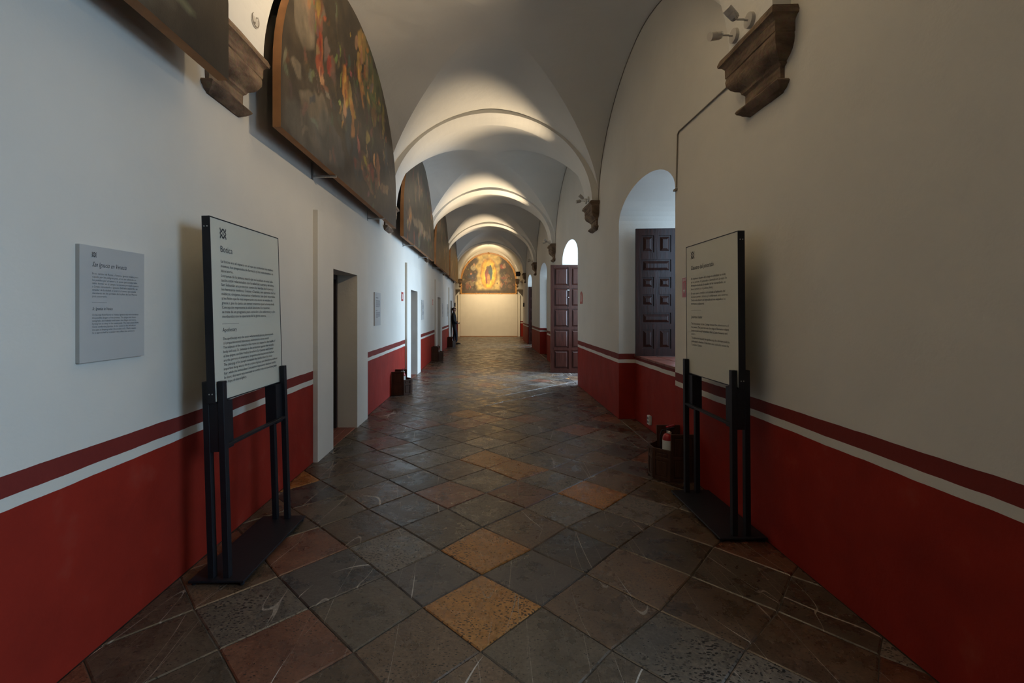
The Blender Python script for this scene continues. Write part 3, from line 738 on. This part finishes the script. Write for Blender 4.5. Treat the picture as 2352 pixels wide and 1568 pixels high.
# ---- far painting with gilded frame (generic robed colours in a golden oval)
fp = empty('lunette_painting', (.055, 26.07, 2.475), 0, label='arched golden oil painting in gilded frame high on the far end wall', cat='painting')
HW, SH, AH = 1.53, .62, 1.60
def basef(x, z):
    d = abs(x+.02); n_ = .16*mnoise.noise(Vector((x*3, z*3, 4)))
    k = max(0, min(1, (.72+n_-d)*7)); g = (.52, .37, .12); dk = (.075, .050, .028)
    if z < .28+n_: k *= max(0, min(1, (z-.12)*6))
    return tuple(dk[i]*(1-k)+g[i]*k for i in range(3))
FB = [(-.0, 1.12, .47, .88, 0, (.42, .17, .02), 1), (0, 1.12, .41, .80, 0, (.72, .40, .03), 1), (0, 1.15, .26, .66, 0, (.85, .55, .07), 1), 
      (.10, 1.15, .12, .46, .05, (.05, .10, .09), 1), (-.10, 1.0, .10, .46, -.05, (.26, .06, .03), 1), (0, .78, .10, .30, 0, (.50, .24, .06), 1), (-.02, 1.42, .12, .14, .4, (.12, .07, .035), .9),
      (-.88, 1.45, .13, .16, .2, (.42, .34, .2), .8), (-.85, 1.6, .06, .07, 0, (.45, .25, .13), .9), (-1.0, .95, .22, .16, 0, (.05, .05, .06), .9), (-1.0, 1.12, .06, .06, 0, (.45, .18, .08), .9), (-1.05, .6, .3, .07, .3, (.30, .22, .12), .6), (-1.2, .4, .1, .2, 0, (.25, .09, .05), .6), (-.9, .5, .12, .12, 0, (.32, .22, .12), .6),
      (.75, 1.5, .10, .14, .4, (.30, .05, .03), .9), (.88, 1.5, .12, .10, 0, (.42, .22, .12), .8), (.9, 1.62, .05, .06, 0, (.42, .28, .15), .8), (1.0, .95, .2, .12, .2, (.26, .14, .07), .8), (.85, .85, .15, .10, 0, (.22, .06, .04), .8), (1.05, .7, .22, .1, -.3, (.2, .13, .07), .7), (.75, .45, .07, .14, 0, (.38, .20, .1), .7), (1.2, .4, .15, .1, 0, (.2, .12, .07), .6)]
FB += strokes(-1., .8, .22, .35, 34, [(.3, .2, .1), (.2, .13, .07), (.05, .035, .02), (.28, .1, .05)], .02, .06) + strokes(1., .8, .22, .35, 34, [(.3, .2, .1), (.2, .13, .07), (.05, .035, .02), (.25, .1, .05)], .02, .06)
paint_mesh('canvas', HW, SH, AH, blobcol(basef, FB, 9.2, .05), 150, 110, M['canvas2'], fp, 0)
def framering(hw, sh_, ah, w_):
    o_ = lunette(hw+w_, sh_+w_, ah+w_, 44); o_ = [(x, z-w_) for x, z in o_]
    o_[0] = (-hw-w_, -w_); o_[-1] = (hw+w_, -w_)
    return [(x, z+ (w_ if 0 < k < len(o_)-1 else 0)-(w_ if 0 < k < len(o_)-1 else 0)) for k, (x, z) in enumerate(o_)]
extrude_with_holes('gilded_frame', framering(HW, SH, AH, .085), [lunette(HW-.01, SH, AH-.01, 44)], -.05, .04, M['gold'], lambda p: Vector((p[1], p[0], p[2])), fp)
m = MB()
for i in range(14):     # carved ribs along the arch
    pass
for i in range(64):
    t = PI*(i+.5)/64; u = math.cos(t); x = (HW+.037)*u; z = SH+(AH+.037)*math.sin(t); d = Vector((u, 0, math.sin(t))).normalized()
    c = Vector((x, -.052, z)); m.tube(c-d*.028, c+d*.028, .007, n=6)
tag(m.build('carved_reeding', M['gold'], fp), kind='stuff')
for x, z in ((0, SH+AH+.04), (-1.12, SH+1.14), (1.12, SH+1.14), (-HW-.04, .45), (HW+.04, .45), (-HW-.02, -.04), (HW+.02, -.04), (0, -.045), (-.7, -.045), (.7, -.045)):
    m = MB(); m.lathe([(.0, -.02), (.05, -.02), (.06, 0), (.045, .02), (.02, .028), (0, .03)], n=12); 
    m.build('carved_ornament', M['gold'], fp, True, Matrix.Translation((x, -.055, z)) @ Matrix.Rotation(PI/2, 4, 'X'))
# ---- white display wall under it
dw = empty('display_wall', (0.055, 26.0, 0), 0, label='plain cream free-standing display wall under the far golden painting', cat='partition')
MB().box(-1.62, 1.64, -.02, .06, .03, 2.40, .004).build('face_board', M['cream'], dw)
MB().box(-1.75, -1.62, .02, .07, 0.0, 2.39, .003).build('side_board', M['cream'], dw)
MB().box(1.64, 1.79, .02, .07, 0.0, 2.39, .003).build('side_board', M['cream'], dw)
tag(MB().box(-1.62, 1.64, -.03, .05, 0.0, .03).build('skirting', M['stretcher'], dw), 'orange-brown skirting')
# speaker at the far right
sp = empty('loudspeaker', (1.62, 24.3, 3.42), math.radians(0), label='small dark grey loudspeaker beside the top right of the far golden painting', cat='loudspeaker')
MB().box(-.11, .11, -.08, .08, -.12, .12, .012).build('cabinet', M['black'], sp)
MB().tube((0, -.08, 0), (0, -.092, 0), .065, .06, 20).build('cone', M['darkroom'], sp, True); MB().box(.10, .16, -.02, .02, -.02, .02).build('bracket', M['black'], sp)
for nme, x, lab in (('wall_telephone', XL(22)+.03, 'small black device on the left wall end by the far panel'), ('wall_telephone', XR-.03, 'small black device on the right wall end by the far panel')):
    m = MB(); m.box(-.03, .03, -.05, .05, -.10, .10, .01); m.box(-.022, .022, -.058, -.04, -.06, .03, .004); o = m.build(nme, M['black']); o.location = (x, 22.0, 1.75); tag(o, lab, 'wall device')

# ---------------------------------------------------------------- lettering
def text_mesh(line, size, italic=0.0):
    c = bpy.data.curves.new('t', 'FONT'); c.body = line; c.size = size; c.resolution_u = 2; c.shear = italic
    o = bpy.data.objects.new('t', c); COL.objects.link(o)
    me = bpy.data.meshes.new_from_object(o.evaluated_get(bpy.context.evaluated_depsgraph_get()))
    bpy.data.objects.remove(o); return me
def lettering(name, lines, parent, y, mat, italic=0.0, halign='LEFT'):
    """lines: (text, x, z_baseline, size, xscale or ('fit', width))"""
    vs = []; fs = []
    for t, x, z, s, xs in lines:
        me = text_mesh(t, s, italic)
        if not me.vertices: continue
        w_ = max(v.co.x for v in me.vertices)
        k = xs[1]/w_ if isinstance(xs, tuple) else xs
        o_ = len(vs); vs += [(x+v.co.x*k, y, z+v.co.y) for v in me.vertices]; fs += [tuple(i+o_ for i in p.vertices) for p in me.polygons]
        bpy.data.meshes.remove(me)
    me = bpy.data.meshes.new(name); me.from_pydata(vs, [], fs); me.materials.append(mat)
    o = bpy.data.objects.new(name, me); COL.objects.link(o); o.parent = parent; return o
def para(lines, x, z0, dz, size, width):
    # every line shares one horizontal squeeze so that the longest fills the column
    out = []; ws = []
    for l in lines:
        me = text_mesh(l, size); ws.append(max(v.co.x for v in me.vertices)); bpy.data.meshes.remove(me)
    k = width/max(ws)
    for i, l in enumerate(lines): out.append((l, x, z0-i*dz-size*.25, size, k))
    return out
def emblem(parent, cx, cz, s, y, mat):
    """four-fold scroll mark: curling strokes round a small ring"""
    m = MB()
    def stroke(pts, w_):
        n = len(pts)
        for i in range(n-1):
            (x0, z0), (x1, z1) = pts[i], pts[i+1]; dx, dz = x1-x0, z1-z0; l = math.hypot(dx, dz) or 1
            w0 = w_*(1.3-.6*abs(i/(n-1)-.5)*0); nx, nz = -dz/l*w_, dx/l*w_
            m.add([(cx+s*(x0-nx), y, cz+s*(z0-nz)), (cx+s*(x1-nx), y, cz+s*(z1-nz)), (cx+s*(x1+nx), y, cz+s*(z1+nz)), (cx+s*(x0+nx), y, cz+s*(z0+nz))], [(0, 1, 2, 3)])
    def arc(x, z, r, a0, a1, n=8): return [(x+r*math.cos(math.radians(a0+(a1-a0)*i/n)), z+r*math.sin(math.radians(a0+(a1-a0)*i/n))) for i in range(n+1)]
    for sx in (-1, 1):
        for sz in (-1, 1):
            S_ = lambda P: [(sx*a, sz*b) for a, b in P]
            stroke(S_([(.46, .50), (.44, .36), (.36, .24), (.20, .16)]), .055)
            stroke(S_([(.20, .16), (.32, .13), (.42, .08), (.46, 0)]), .055)
            stroke(S_([(.20, .16), (.17, .30), (.10, .40), (0, .44)]), .06)
    stroke(arc(0, 0, .11, 0, 360, 14), .03)
    for sz in (-1, 1): stroke([(-.06, sz*.40), (0, sz*.30), (.06, sz*.40)], .05)
    o = m.build('emblem', mat, parent); return o

# ---------------------------------------------------------------- free-standing signs
def stand(loc, rz, tilt, label, texts):
    r = empty('sign_stand', loc, rz, label=label, cat='sign', group=None)
    r.rotation_euler = (tilt, 0, rz)
    b = MB().box(-.385, .385, -.15, .15, .018, .030, .002).build('base_plate', M['black'], r)
    m = MB()
    for sx in (-1, 1):
        for sy in (-1, 1):
            mm = MB().tube((sx*.365, sy*.13, .001), (sx*.365, sy*.13, .018), .012, .012, 12); mm.build('foot', M['black'], r)
    for sx in (-1, 1):
        for sy in (-1, 1): MB().box(sx*.345-.017, sx*.345+.017, sy*.041-.017, sy*.041+.017, .030, 1.075, .002).build('post', M['black'], r)
        MB().box(sx*.345-.014 if sx < 0 else sx*.345-.10, sx*.345+.10 if sx < 0 else sx*.345+.014, -.036, .036, .70, .958).build('clamp_plate', M['black'], r)
        for z in (1.01, 1.90):
            for q in (-.008, .008): MB().tube((sx*.376, q, z), (sx*.380, q, z), .0035, n=8).build('screw', M['steel'], r)
    MB().box(-.328, .328, -.057, -.027, .718, .734, .002).build('cross_bar', M['black'], r)
    extrude_with_holes('panel_frame', [(-.377, .962), (.377, .962), (.377, 1.955), (-.377, 1.955)], [[(-.371, .968), (.371, .968), (.371, 1.949), (-.371, 1.949)]], -.021, .021, M['black'], lambda p: Vector((p[1], p[0], p[2])), r)
    MB().box(-.371, .371, -.0195, .0195, .968, 1.949).build('panel', M['panelface'], r)
    emblem(r, -.26, 1.878, .058, -.0212, M['ink'])
    for nme, ls in texts: lettering(nme, ls, r, -.0208, M['ink'])
    m = MB().box(-.29, -.29+.16, -.0205, -.0195, texts_rule[0], texts_rule[0]+.0016); m.build('rule', M['ink'], r)
    return r
X0 = -.29
texts_rule = [1.378]
L1 = [('Botica', X0, 1.775, .050, ('fit', .115))]
P1 = para(['La botica era el espacio en el que se contenían los medica-', 'mentos, los preparados de farmacia y los instrumentos de', 'laboratorio.'], X0, 1.722, .0262, .0225, .585)
P1 += para(['Los temas de la pintura mural que se localizan en esta habi-', 'tación están relacionados con la salud del cuerpo y del alma.', 'San Sebastián era protector contra las heridas de la peste y',
            'los hermanos médicos, Cosme y Damián, son patronos de los', 'médicos, cirujanos, boticarios y barberos. San José recordaba', 'a los fieles que lo más importante era morir en estado de',
            'gracia y, por lo tanto, sin temor; mientras que la Inmaculada', 'Concepción representa la salud absoluta. En resumen,', 'se trata de un programa para consolar a los enfermos y a los', 'moribundos con la esperanza de la gloria eterna.'], X0, 1.643, .0249, .0225, .60)
P2 = [('Apothecary', X0, 1.336, .032, ('fit', .135))]
P3 = para(['The apothecary was the space where medications, pharmaceuti-', 'cal preparations and laboratory instruments were stored.', 'The subjects of the mural in this room are related to the health of',
           'body and soul. St. Sebastian is the protector against the wounds', 'of the plague, and the medical brothers St. Cosmas and Damian', 'are the patrons of physicians, surgeons, pharmacists and barbers.',
           'The painting of St. Joseph reminded the faithful that the most', 'important thing was to die in a state of grace and, therefore, without', 'fear; while the Immaculate Conception represents absolute health.',
           'In short, this work was intended to comfort the sick and dying with', 'the hope of eternal glory.'], X0, 1.296, .0237, .0215, .60)
stand((-1.42, 2.79, 0), PI/2+math.radians(-1.5), math.radians(-1.8), 'tall black-framed floor sign headed Botica beside the left wall', [('heading', L1), ('spanish_text', P1), ('english_heading', P2), ('english_text', P3)])
texts_rule = [1.455]
L1 = [('Claustro del juniorado', X0, 1.765, .046, ('fit', .355))]
P1 = para(['En el primer claustro del colegio se ubicaban las aulas', 'de los juniores. El juniorado o juvenado era la etapa de', 'formación dedicada al estudio de las humanidades, es', 'decir, la retórica y la poética (latín).'], X0, 1.695, .0262, .0225, .53)
P1 += para(['En este espacio también se localizaba la habitación del', 'hermano portero, la botica y la enfermería para externos.', 'Desde este claustro se ingresaba al área asignada a los', 'hermanos coadjutores.'], X0, 1.583, .0262, .0225, .545)
P2 = [('Juniorate cloister', X0, 1.395, .032, ('fit', .18))]
P3 = para(['The first cloister of the College housed the schoolrooms of', 'the juniors. The Juniorate was the stage of formation where', 'Jesuits would study humanities, that is, Latin rhetorics and', 'poetics.'], X0, 1.352, .0262, .0225, .55)
P3 += para(['This place also housed the apothecary, the infirmary, and the', "gatekeeper's chamber. From here one could also access the", 'Coadjutor Cloister.'], X0, 1.244, .0262, .0225, .56)
stand((1.605, 3.245, 0), -PI/2, math.radians(.4), 'tall black-framed floor sign headed Claustro del juniorado beside the right wall', [('heading', L1), ('spanish_text', P1), ('english_heading', P2), ('english_text', P3)])

# ---------------------------------------------------------------- text boards on the left wall
def board(y, label, detail):
    r = empty('wall_text_board', (XL(y)+.0, y, 1.48), PI/2-math.atan(.004), label=label, cat='sign', group='text boards on the left wall')
    MB().box(-.175, .175, -.018, .002, -.245, .245, .001).build('board', M['plaque'], r)
    emblem(r, -.107, .208, .022, -.0190, M['ink'])
    x = -.117
    if detail:
        lettering('heading', [('San Ignacio en Venecia', x, .158, .029, ('fit', .182))], r, -.0187, M['ink'], .35)
        ls = para(['En su camino de Roma a Venecia, Ignacio estaba preo-', 'cupado por los peligros pues, al no ser admitido en', 'los pueblos por el temor a la peste que asolaba Italia,', 'debía dormir en el campo. La escena principal muestra',
                   'a Cristo consolando a Ignacio. Del lado izquierdo, un', 'senador de la ciudad se acercó al santo, que estaba', 'durmiendo en los portales de la plaza de San Marcos', 'para socorrerlo.'], x, .128, .0138, .0118, .255)
        lettering('spanish_text', ls, r, -.0187, M['ink2'])
        lettering('english_heading', [('St. Ignatius in Venice', x, -.026, .018, ('fit', .105))], r, -.0187, M['ink'], .35)
        ls = para(['On his way from Rome to Venice, Ignatius was worried about', 'the possible dangers of the journey. The plague was devas-', 'tating Italy, and nobody could enter the villages and towns,', 'forcing him to sleep in the countryside. The main scene shows',
                   'Christ comforting Ignatius. In the scene on the left side as', "the saint is sleeping under the arcades at St. Mark's square,", 'he is approached by a senator who offers him assistance.'], x, -.047, .0127, .0112, .255)
        lettering('english_text', ls, r, -.0187, M['ink2'])
        MB().box(x, x+.075, -.0186, -.018, .006, .007).build('rule', M['ink2'], r)
    else:
        m = MB(); rr = random.Random(int(y*10))
        m.box(x, x+.14, -.0187, -.018, .160, .170)
        for i in range(8): 
            q = x
            while q < x+.25-(.1 if i == 7 else 0): w_ = rr.uniform(.008, .03); m.box(q, min(q+w_, x+.255), -.0187, -.018, .125-i*.0138, .130-i*.0138); q += w_+.004
        for i in range(7):
            q = x
            while q < x+.25-(.12 if i == 6 else 0): w_ = rr.uniform(.008, .03); m.box(q, min(q+w_, x+.255), -.0187, -.018, -.05-i*.0127, -.045-i*.0127); q += w_+.004
        m.box(x, x+.075, -.0187, -.018, .006, .007); m.box(x, x+.09, -.0187, -.018, -.03, -.022)
        tag(m.build('printed_lines', M['ink2'], r), kind='stuff')
board(2.04, 'grey text board headed San Ignacio en Venecia, nearest on the left wall', True)
board(6.85, 'grey text board on the left wall just past the first doorway', False)
board(11.5, 'grey text board on the left wall just past the second doorway', False)
board(16.3, 'grey text board on the left wall just past the third doorway', False)
board(18.4, 'small text board on the left wall just before the farthest doorway', False)

# ---------------------------------------------------------------- red extinguisher signs
def exsign(x, y, z, w_, h_, rz, label, tip=False, txt=False):
    r = empty('fire_sign', (x, y, z), rz, label=label, cat='sign', group='fire extinguisher signs')
    if tip: MB().prism([(-w_/2, -h_/2), (w_/2, -h_/2), (w_/2, h_/2-.05), (.03, h_/2), (-.03, h_/2), (-w_/2, h_/2-.05)], -.006, 0, 'y').build('plate', M['red'], r)
    else:
        MB().box(-w_/2-.006, w_/2+.006, -.004, 0, -h_/2-.006, h_/2+.006).build('border', M['sign_white'], r); MB().box(-w_/2, w_/2, -.0055, -.004, -h_/2, h_/2).build('plate', M['red'], r)
    m = MB(); y_ = -.0062
    if txt:
        m.box(-w_*.30-.006, -w_*.30+.006, y_-.001, y_, -h_*.12, h_*.25); m.prism([(-w_*.30-.02, -h_*.12), (-w_*.30+.02, -h_*.12), (-w_*.30, -h_*.32)], y_-.001, y_, 'y')
        m.lathe([(.0, 0), (.022, 0), (.022, .075), (.008, .09), (.008, .10), (0, .10)], (w_*.15, 0, -h_*.3), 4)
        m.v = [(a, max(-.0072, min(b, -.0060)), c) for a, b, c in m.v]
        lettering('lettering', [('EXTINTOR', -w_*.42, h_*.33, .028, ('fit', w_*.84))], r, -.0074, M['sign_white'])
    else:
        m.prism([(-.03, -h_*.32), (.03, -h_*.32), (.03, h_*.12), (.012, h_*.2), (.012, h_*.3), (-.05, h_*.26), (-.04, h_*.2), (-.03, h_*.12)], y_-.001, y_, 'y')
    m.build('pictogram', M['sign_white'], r); return r
exsign(XR, 4.03, 1.66, .20, .175, -PI/2, 'red EXTINTOR sign with white arrow, partly hidden behind the right floor sign', txt=True)
exsign(XR, 8.60, 1.70, .22, .23, -PI/2, 'small red-brown pointed sign on the right wall just before the open door', tip=True)
exsign(XL(8.85), 8.85, 1.73, .19, .17, PI/2, 'small orange-red sign on the left wall just before the second doorway')
exsign(XL(13.6), 13.6, 1.71, .19, .17, PI/2, 'small orange-red sign on the left wall just before the third doorway')
# socket in the niche
r = empty('power_socket', (XR+.22, 5.56, .125), -PI/2, label='white power socket low in the red niche wall on the right', cat='socket')
MB().box(-.035, .035, -.035, 0, -.055, .055, .004).build('box', M['label'], r)
m = MB(); m.box(-.018, .018, -.038, -.035, .01, .035); m.box(-.018, .018, -.038, -.035, -.035, -.01); m.build('outlet', M['ink2'], r)

# ---------------------------------------------------------------- extinguishers in wooden boxes
def exbox(x, y, side, label):
    """half-hexagon box against the wall; local +x points away from the wall"""
    r = empty('extinguisher_box', (x, y, 0), 0 if side > 0 else PI, label=label, cat='box', group='wooden extinguisher boxes')
    t = .014
    H, L = .405, .265
    pts = [(.004, -.165), (.215, -.165), (.325, -.055), (.325, .055), (.215, .165), (.004, .165)]
    for i in range(5):
        a, b = Vector(pts[i]), Vector(pts[i+1]); d = b-a; ln = d.length; ang = math.atan2(d.y, d.x); h = H if i in (0, 4) else L
        X = Matrix.Translation((a.x, a.y, 0)) @ Matrix.Rotation(ang, 4, 'Z')
        m = MB(); m.box(0, ln, 0, t*.6, .004, h)
        bd = m.build('board', M['boxwood'], r, xf=X)
        m = MB(); e = .022          # raised rails and stiles
        yo, y1 = -.007, 0
        m.box(0, e, yo, y1, .004, h, .001); m.box(ln-e, ln, yo, y1, .004, h, .001)
        zs = (.004, h*.5-.012, h-.026) if h > .3 else (.004, .17, h-.026)
        for z in zs: m.box(e, ln-e, yo, y1, z, z+.026, .001)
        m.build('frame', M['boxwood'], bd, xf=X)
        if ln > .1:
            m = MB(); m.box(e+.012, ln-e-.012, -.005, 0, zs[0]+.04, zs[1]-.012, .002); m.box(e+.012, ln-e-.012, -.005, 0, zs[1]+.038, zs[2]-.012, .002)
            m.build('panel', M['boxwood'], bd, xf=X)
    MB().prism([(p[0]*.97+.002, p[1]*.97) for p in pts], .02, .03, 'z').build('bottom', M['boxwood'], r)
    return r
def extinguisher(x, y, side, label):
    r = empty('fire_extinguisher', (x, y, .031), (.35 if side < 0 else 1.5), label=label, cat='extinguisher', group='fire extinguishers in wooden boxes')
    k = 1.0
    MB().lathe([(0, 0), (.044, 0), (.046, .01), (.046, .29), (.044, .31), (.036, .328), (.024, .338), (.014, .342), (0, .342)], n=28).build('cylinder', M['red'], r, True)
    m = MB(); n = 14; vs = []
    for i in range(n+1):
        a = math.radians(120+150*i/n); vs += [(.0467*math.cos(a)*1.0, .0467*math.sin(a), .10), (.0467*math.cos(a), .0467*math.sin(a), .285)]
    MB().add(vs, [(2*i, 2*i+2, 2*i+3, 2*i+1) for i in range(n)]).build('label', M['label'], r, True)
    m = MB()
    for q in range(7):
        z = .265-q*.022
        m.tube((0, 0, z-.002), (0, 0, z+.002), .0471, n=28, caps=False)
    m.v = m.v; mv = [v for v in m.v]
    MB().tube((0, 0, .342), (0, 0, .375), .013, .012, 12).build('valve', M['steel'], r, True)
    m = MB(); m.tube((0, 0, .352), (.0, -.03, .352), .012, n=12); m.build('gauge', M['label'], r, True)
    m = MB(); m.add(*box_tilt(.0, .085, .378, .012, .022)); m.build('carrying_handle', M['black'], r)
    m = MB(); m.add(*box_tilt(.0, .08, .398, .010, .034)); m.build('squeeze_lever', M['red'], r)
    m = MB(); m.path([(.02*math.cos(a/8*2*PI)+0, -.03, .415+.014*math.sin(a/8*2*PI)) for a in range(9)], .0018, 5); m.build('safety_pin', M['red'], r)
    m = MB(); m.path([(-.01, .01, .36), (-.045, .02, .37), (-.062, .022, .33), (-.060, .022, .10)], .007, 8); m.build('hose', M['black'], r)
    return r
def box_tilt(x0, x1, z, t, rise):
    w_ = .010
    return [(x0-.015, -w_, z-t/2), (x1-.015, -w_, z-t/2+rise*.3), (x1-.015, w_, z-t/2+rise*.3), (x0-.015, w_, z-t/2), (x0-.015, -w_, z+t/2), (x1-.015, -w_, z+t/2+rise*.3), (x1-.015, w_, z+t/2+rise*.3), (x0-.015, w_, z+t/2)], \
        [(0, 3, 2, 1), (4, 5, 6, 7), (0, 1, 5, 4), (1, 2, 6, 5), (2, 3, 7, 6), (3, 0, 4, 7)]
exbox(XR, 4.03, -1, 'dark wooden extinguisher box by the right wall below the red EXTINTOR sign'); extinguisher(XR-.175, 4.03, -1, 'red fire extinguisher with white label in the box at the right wall')
for y, a in ((8.02, 'second'), (13.45, 'third'), (18.4, 'farthest')):
    exbox(XL(y), y, 1, 'dark wooden extinguisher box by the left wall just before the %s doorway' % a)
    extinguisher(XL(y)+.17, y, 1, 'red fire extinguisher in the box by the left wall before the %s doorway' % a)

# ---------------------------------------------------------------- the person
SK = basic('skin', (.34, .17, .11), .5, .05, 10, bs=0); HAIR = basic('black_hair', (.012, .009, .008), .5, .2, 40, stretch=(1, 1, .2))
JK = basic('black_jacket', (.014, .014, .016), .8, .2, 20); TR = basic('dark_navy_trousers', (.012, .013, .022), .8, .2, 20); SH = basic('dark_shoe', (.02, .012, .010), .5, .1, 20)
pe = empty('person', (-1.455, 20.05, 0), 0, label='person in black jacket and dark trousers leaning at the farthest left doorway, holding a phone', cat='person')
def skin(name, chains, mat, sub=2, root=0):
    """chains: list of [(co, radius)...]; the first vertex of a chain may be an index of an earlier vertex"""
    vs = []; es = []; rad = []
    for ch in chains:
        prev = None
        for it in ch:
            if isinstance(it, int): prev = it; continue
            vs.append(it[0]); rad.append(it[1]); k = len(vs)-1
            if prev is not None: es.append((prev, k))
            prev = k
    me = bpy.data.meshes.new(name); me.from_pydata(vs, es, [])
    o = bpy.data.objects.new(name, me); COL.objects.link(o)
    md = o.modifiers.new('s', 'SKIN'); md.use_smooth_shade = True
    sv = me.skin_vertices[0].data if me.skin_vertices else None
    if sv is None:
        bpy.context.view_layer.objects.active = o
        bm = bmesh.new(); bm.from_mesh(me); bm.verts.layers.skin.verify(); bm.to_mesh(me); bm.free(); sv = me.skin_vertices[0].data
    for i, r in enumerate(rad):
        rr = r if isinstance(r, tuple) else (r, r); sv[i].radius = rr; sv[i].use_root = (i == root)
    md2 = o.modifiers.new('u', 'SUBSURF'); md2.levels = sub; md2.render_levels = sub
    bpy.context.view_layer.update()
    me2 = bpy.data.meshes.new_from_object(o.evaluated_get(bpy.context.evaluated_depsgraph_get()))
    bpy.data.objects.remove(o); me2.materials.clear(); me2.materials.append(mat); me2.shade_smooth()
    n = bpy.data.objects.new(name, me2); COL.objects.link(n); n.parent = pe; return n
# body faces the corridor (+x) and a little to the camera, back against the jamb
hip = (0.0, 0, .84)
body = skin('body', [
    [((0, 0, .84), (.125, .12)), ((-.01, 0, .98), (.125, .12)), ((-.03, 0, 1.14), (.145, .125)), ((-.035, 0, 1.27), (.145, .11)), ((-.03, 0, 1.345), (.075, .075)), ((-.02, -.005, 1.40), (.055, .055))],
    [0, ((.02, -.08, .76), .085), ((.075, -.09, .45), .058), ((.09, -.09, .24), .05), ((.085, -.09, .09), .038)],
    [0, ((.01, .08, .76), .085), ((.01, .09, .45), .058), ((-.04, .09, .24), .05), ((-.05, .09, .09), .038)],
    [3, ((-.03, -.17, 1.27), .065), ((-.01, -.215, 1.03), .052), ((.13, -.15, .90), .032)],
    [3, ((-.03, .17, 1.27), .065), ((-.02, .21, 1.03), .052), ((.12, .13, .92), .032)]], JK)
trs = skin('trousers', [[((0, 0, .87), (.12, .098)), ((0.0, 0, .80), (.125, .10))],
    [1, ((.02, -.085, .74), .092), ((.077, -.09, .45), .068), ((.092, -.09, .26), .058), ((.088, -.09, .11), .052)],
    [1, ((.01, .085, .74), .092), ((.012, .09, .45), .068), ((-.038, .09, .26), .058), ((-.048, .09, .11), .052)]], TR)
head = skin('head', [[((-.02, 0, 1.38), .052), ((-.012, -.01, 1.43), (.064, .066)), ((-.012, -.012, 1.49), (.084, .086)), ((-.015, -.008, 1.545), (.076, .080)), ((-.015, -.005, 1.572), (.035, .035))]], SK)
def ell(name, c, r, mat, n=16, cut=None):
    bm = bmesh.new(); bmesh.ops.create_uvsphere(bm, u_segments=n, v_segments=n//2+2, radius=1)
    for v in bm.verts: v.co = Vector((v.co.x*r[0]+c[0], v.co.y*r[1]+c[1], v.co.z*r[2]+c[2]))
    if cut:
        bmesh.ops.delete(bm, geom=[v for v in bm.verts if cut(v.co)], context='VERTS')
    me = bpy.data.meshes.new(name); bm.to_mesh(me); bm.free(); me.materials.append(mat); me.shade_smooth()
    o = bpy.data.objects.new(name, me); COL.objects.link(o); o.parent = pe; return o
# face looks to the camera's right front: direction f
fdir = Vector((.55, -.83, 0)).normalized(); sdir = Vector((-fdir.y, fdir.x, 0)); hc = Vector((-.012, -.01, 1.495))
ell('hair', (-.022, .004, 1.535), (.100, .102, .074), HAIR, 20, lambda c: (c-hc).dot(fdir) > .045 and c.z < 1.553)
for s in (-1, 1):
    e = hc+fdir*.079+sdir*s*.031+Vector((0, 0, .006)); ell('eye', e, (.009, .009, .006), HAIR, 8)
    e = hc+sdir*s*.086+Vector((0, 0, -.002)); ell('ear', e, (.012, .014, .024), SK, 8)
e = hc+fdir*.088+Vector((0, 0, -.014)); ell('nose', e, (.012, .012, .020), SK, 8)
e = hc+fdir*.074+Vector((0, 0, -.044)); ell('mouth', e, (.018, .010, .004), basic('lips', (.25, .08, .07), .5), 8)
for s, fx, fz in ((-1, .105, 0), (1, -.03, 0)):
    y = s*.09
    skin('shoe', [[((fx-.035, y, .045), (.036, .04)), ((fx+.05, y, .040), (.036, .036)), ((fx+.14, y, .028), (.034, .024)), ((fx+.18, y, .024), (.024, .018))]], SH, 1)
# hands closing round a phone
ph = Vector((.175, -.01, .915))
def hand(sy, wrist, palm):
    w_ = Vector(wrist); p = Vector(palm); ch = [[(tuple(w_), .024), (tuple((w_+p)/2), (.028, .018)), (tuple(p), (.032, .016))]]
    d = (p-w_).normalized()
    for k in range(4):
        b = p+Vector((0, 0, .022-.014*k))+d*.01; L_ = (.030, .034, .032, .026)[k]
        ch.append([2, (tuple(b+d*.012), .0085), (tuple(b+d*L_+Vector((0, -sy*.006, 0))), .008), (tuple(b+d*(L_+.014)+Vector((0, -sy*.02, 0))), .007)])
    t = w_*.4+p*.6
    ch.append([1, (tuple(t+Vector((.0, -sy*.012, .022))), .0095), (tuple(t+d*.03+Vector((0, -sy*.018, .038))), .008)])
    return skin('hand', ch, SK, 1)
hand(-1, (.135, -.145, .895), (.175, -.085, .90)); hand(1, (.125, .125, .915), (.165, .065, .905))
o = MB().box(-.006, .006, -.075, .075, -.035, .035, .003).build('phone', M['black']); o.location = (-1.455+.225, 20.05-.01, .925); o.rotation_euler = (0, math.radians(20), 0)
tag(o, 'small dark phone held out by the person in black at the farthest left doorway', 'phone')
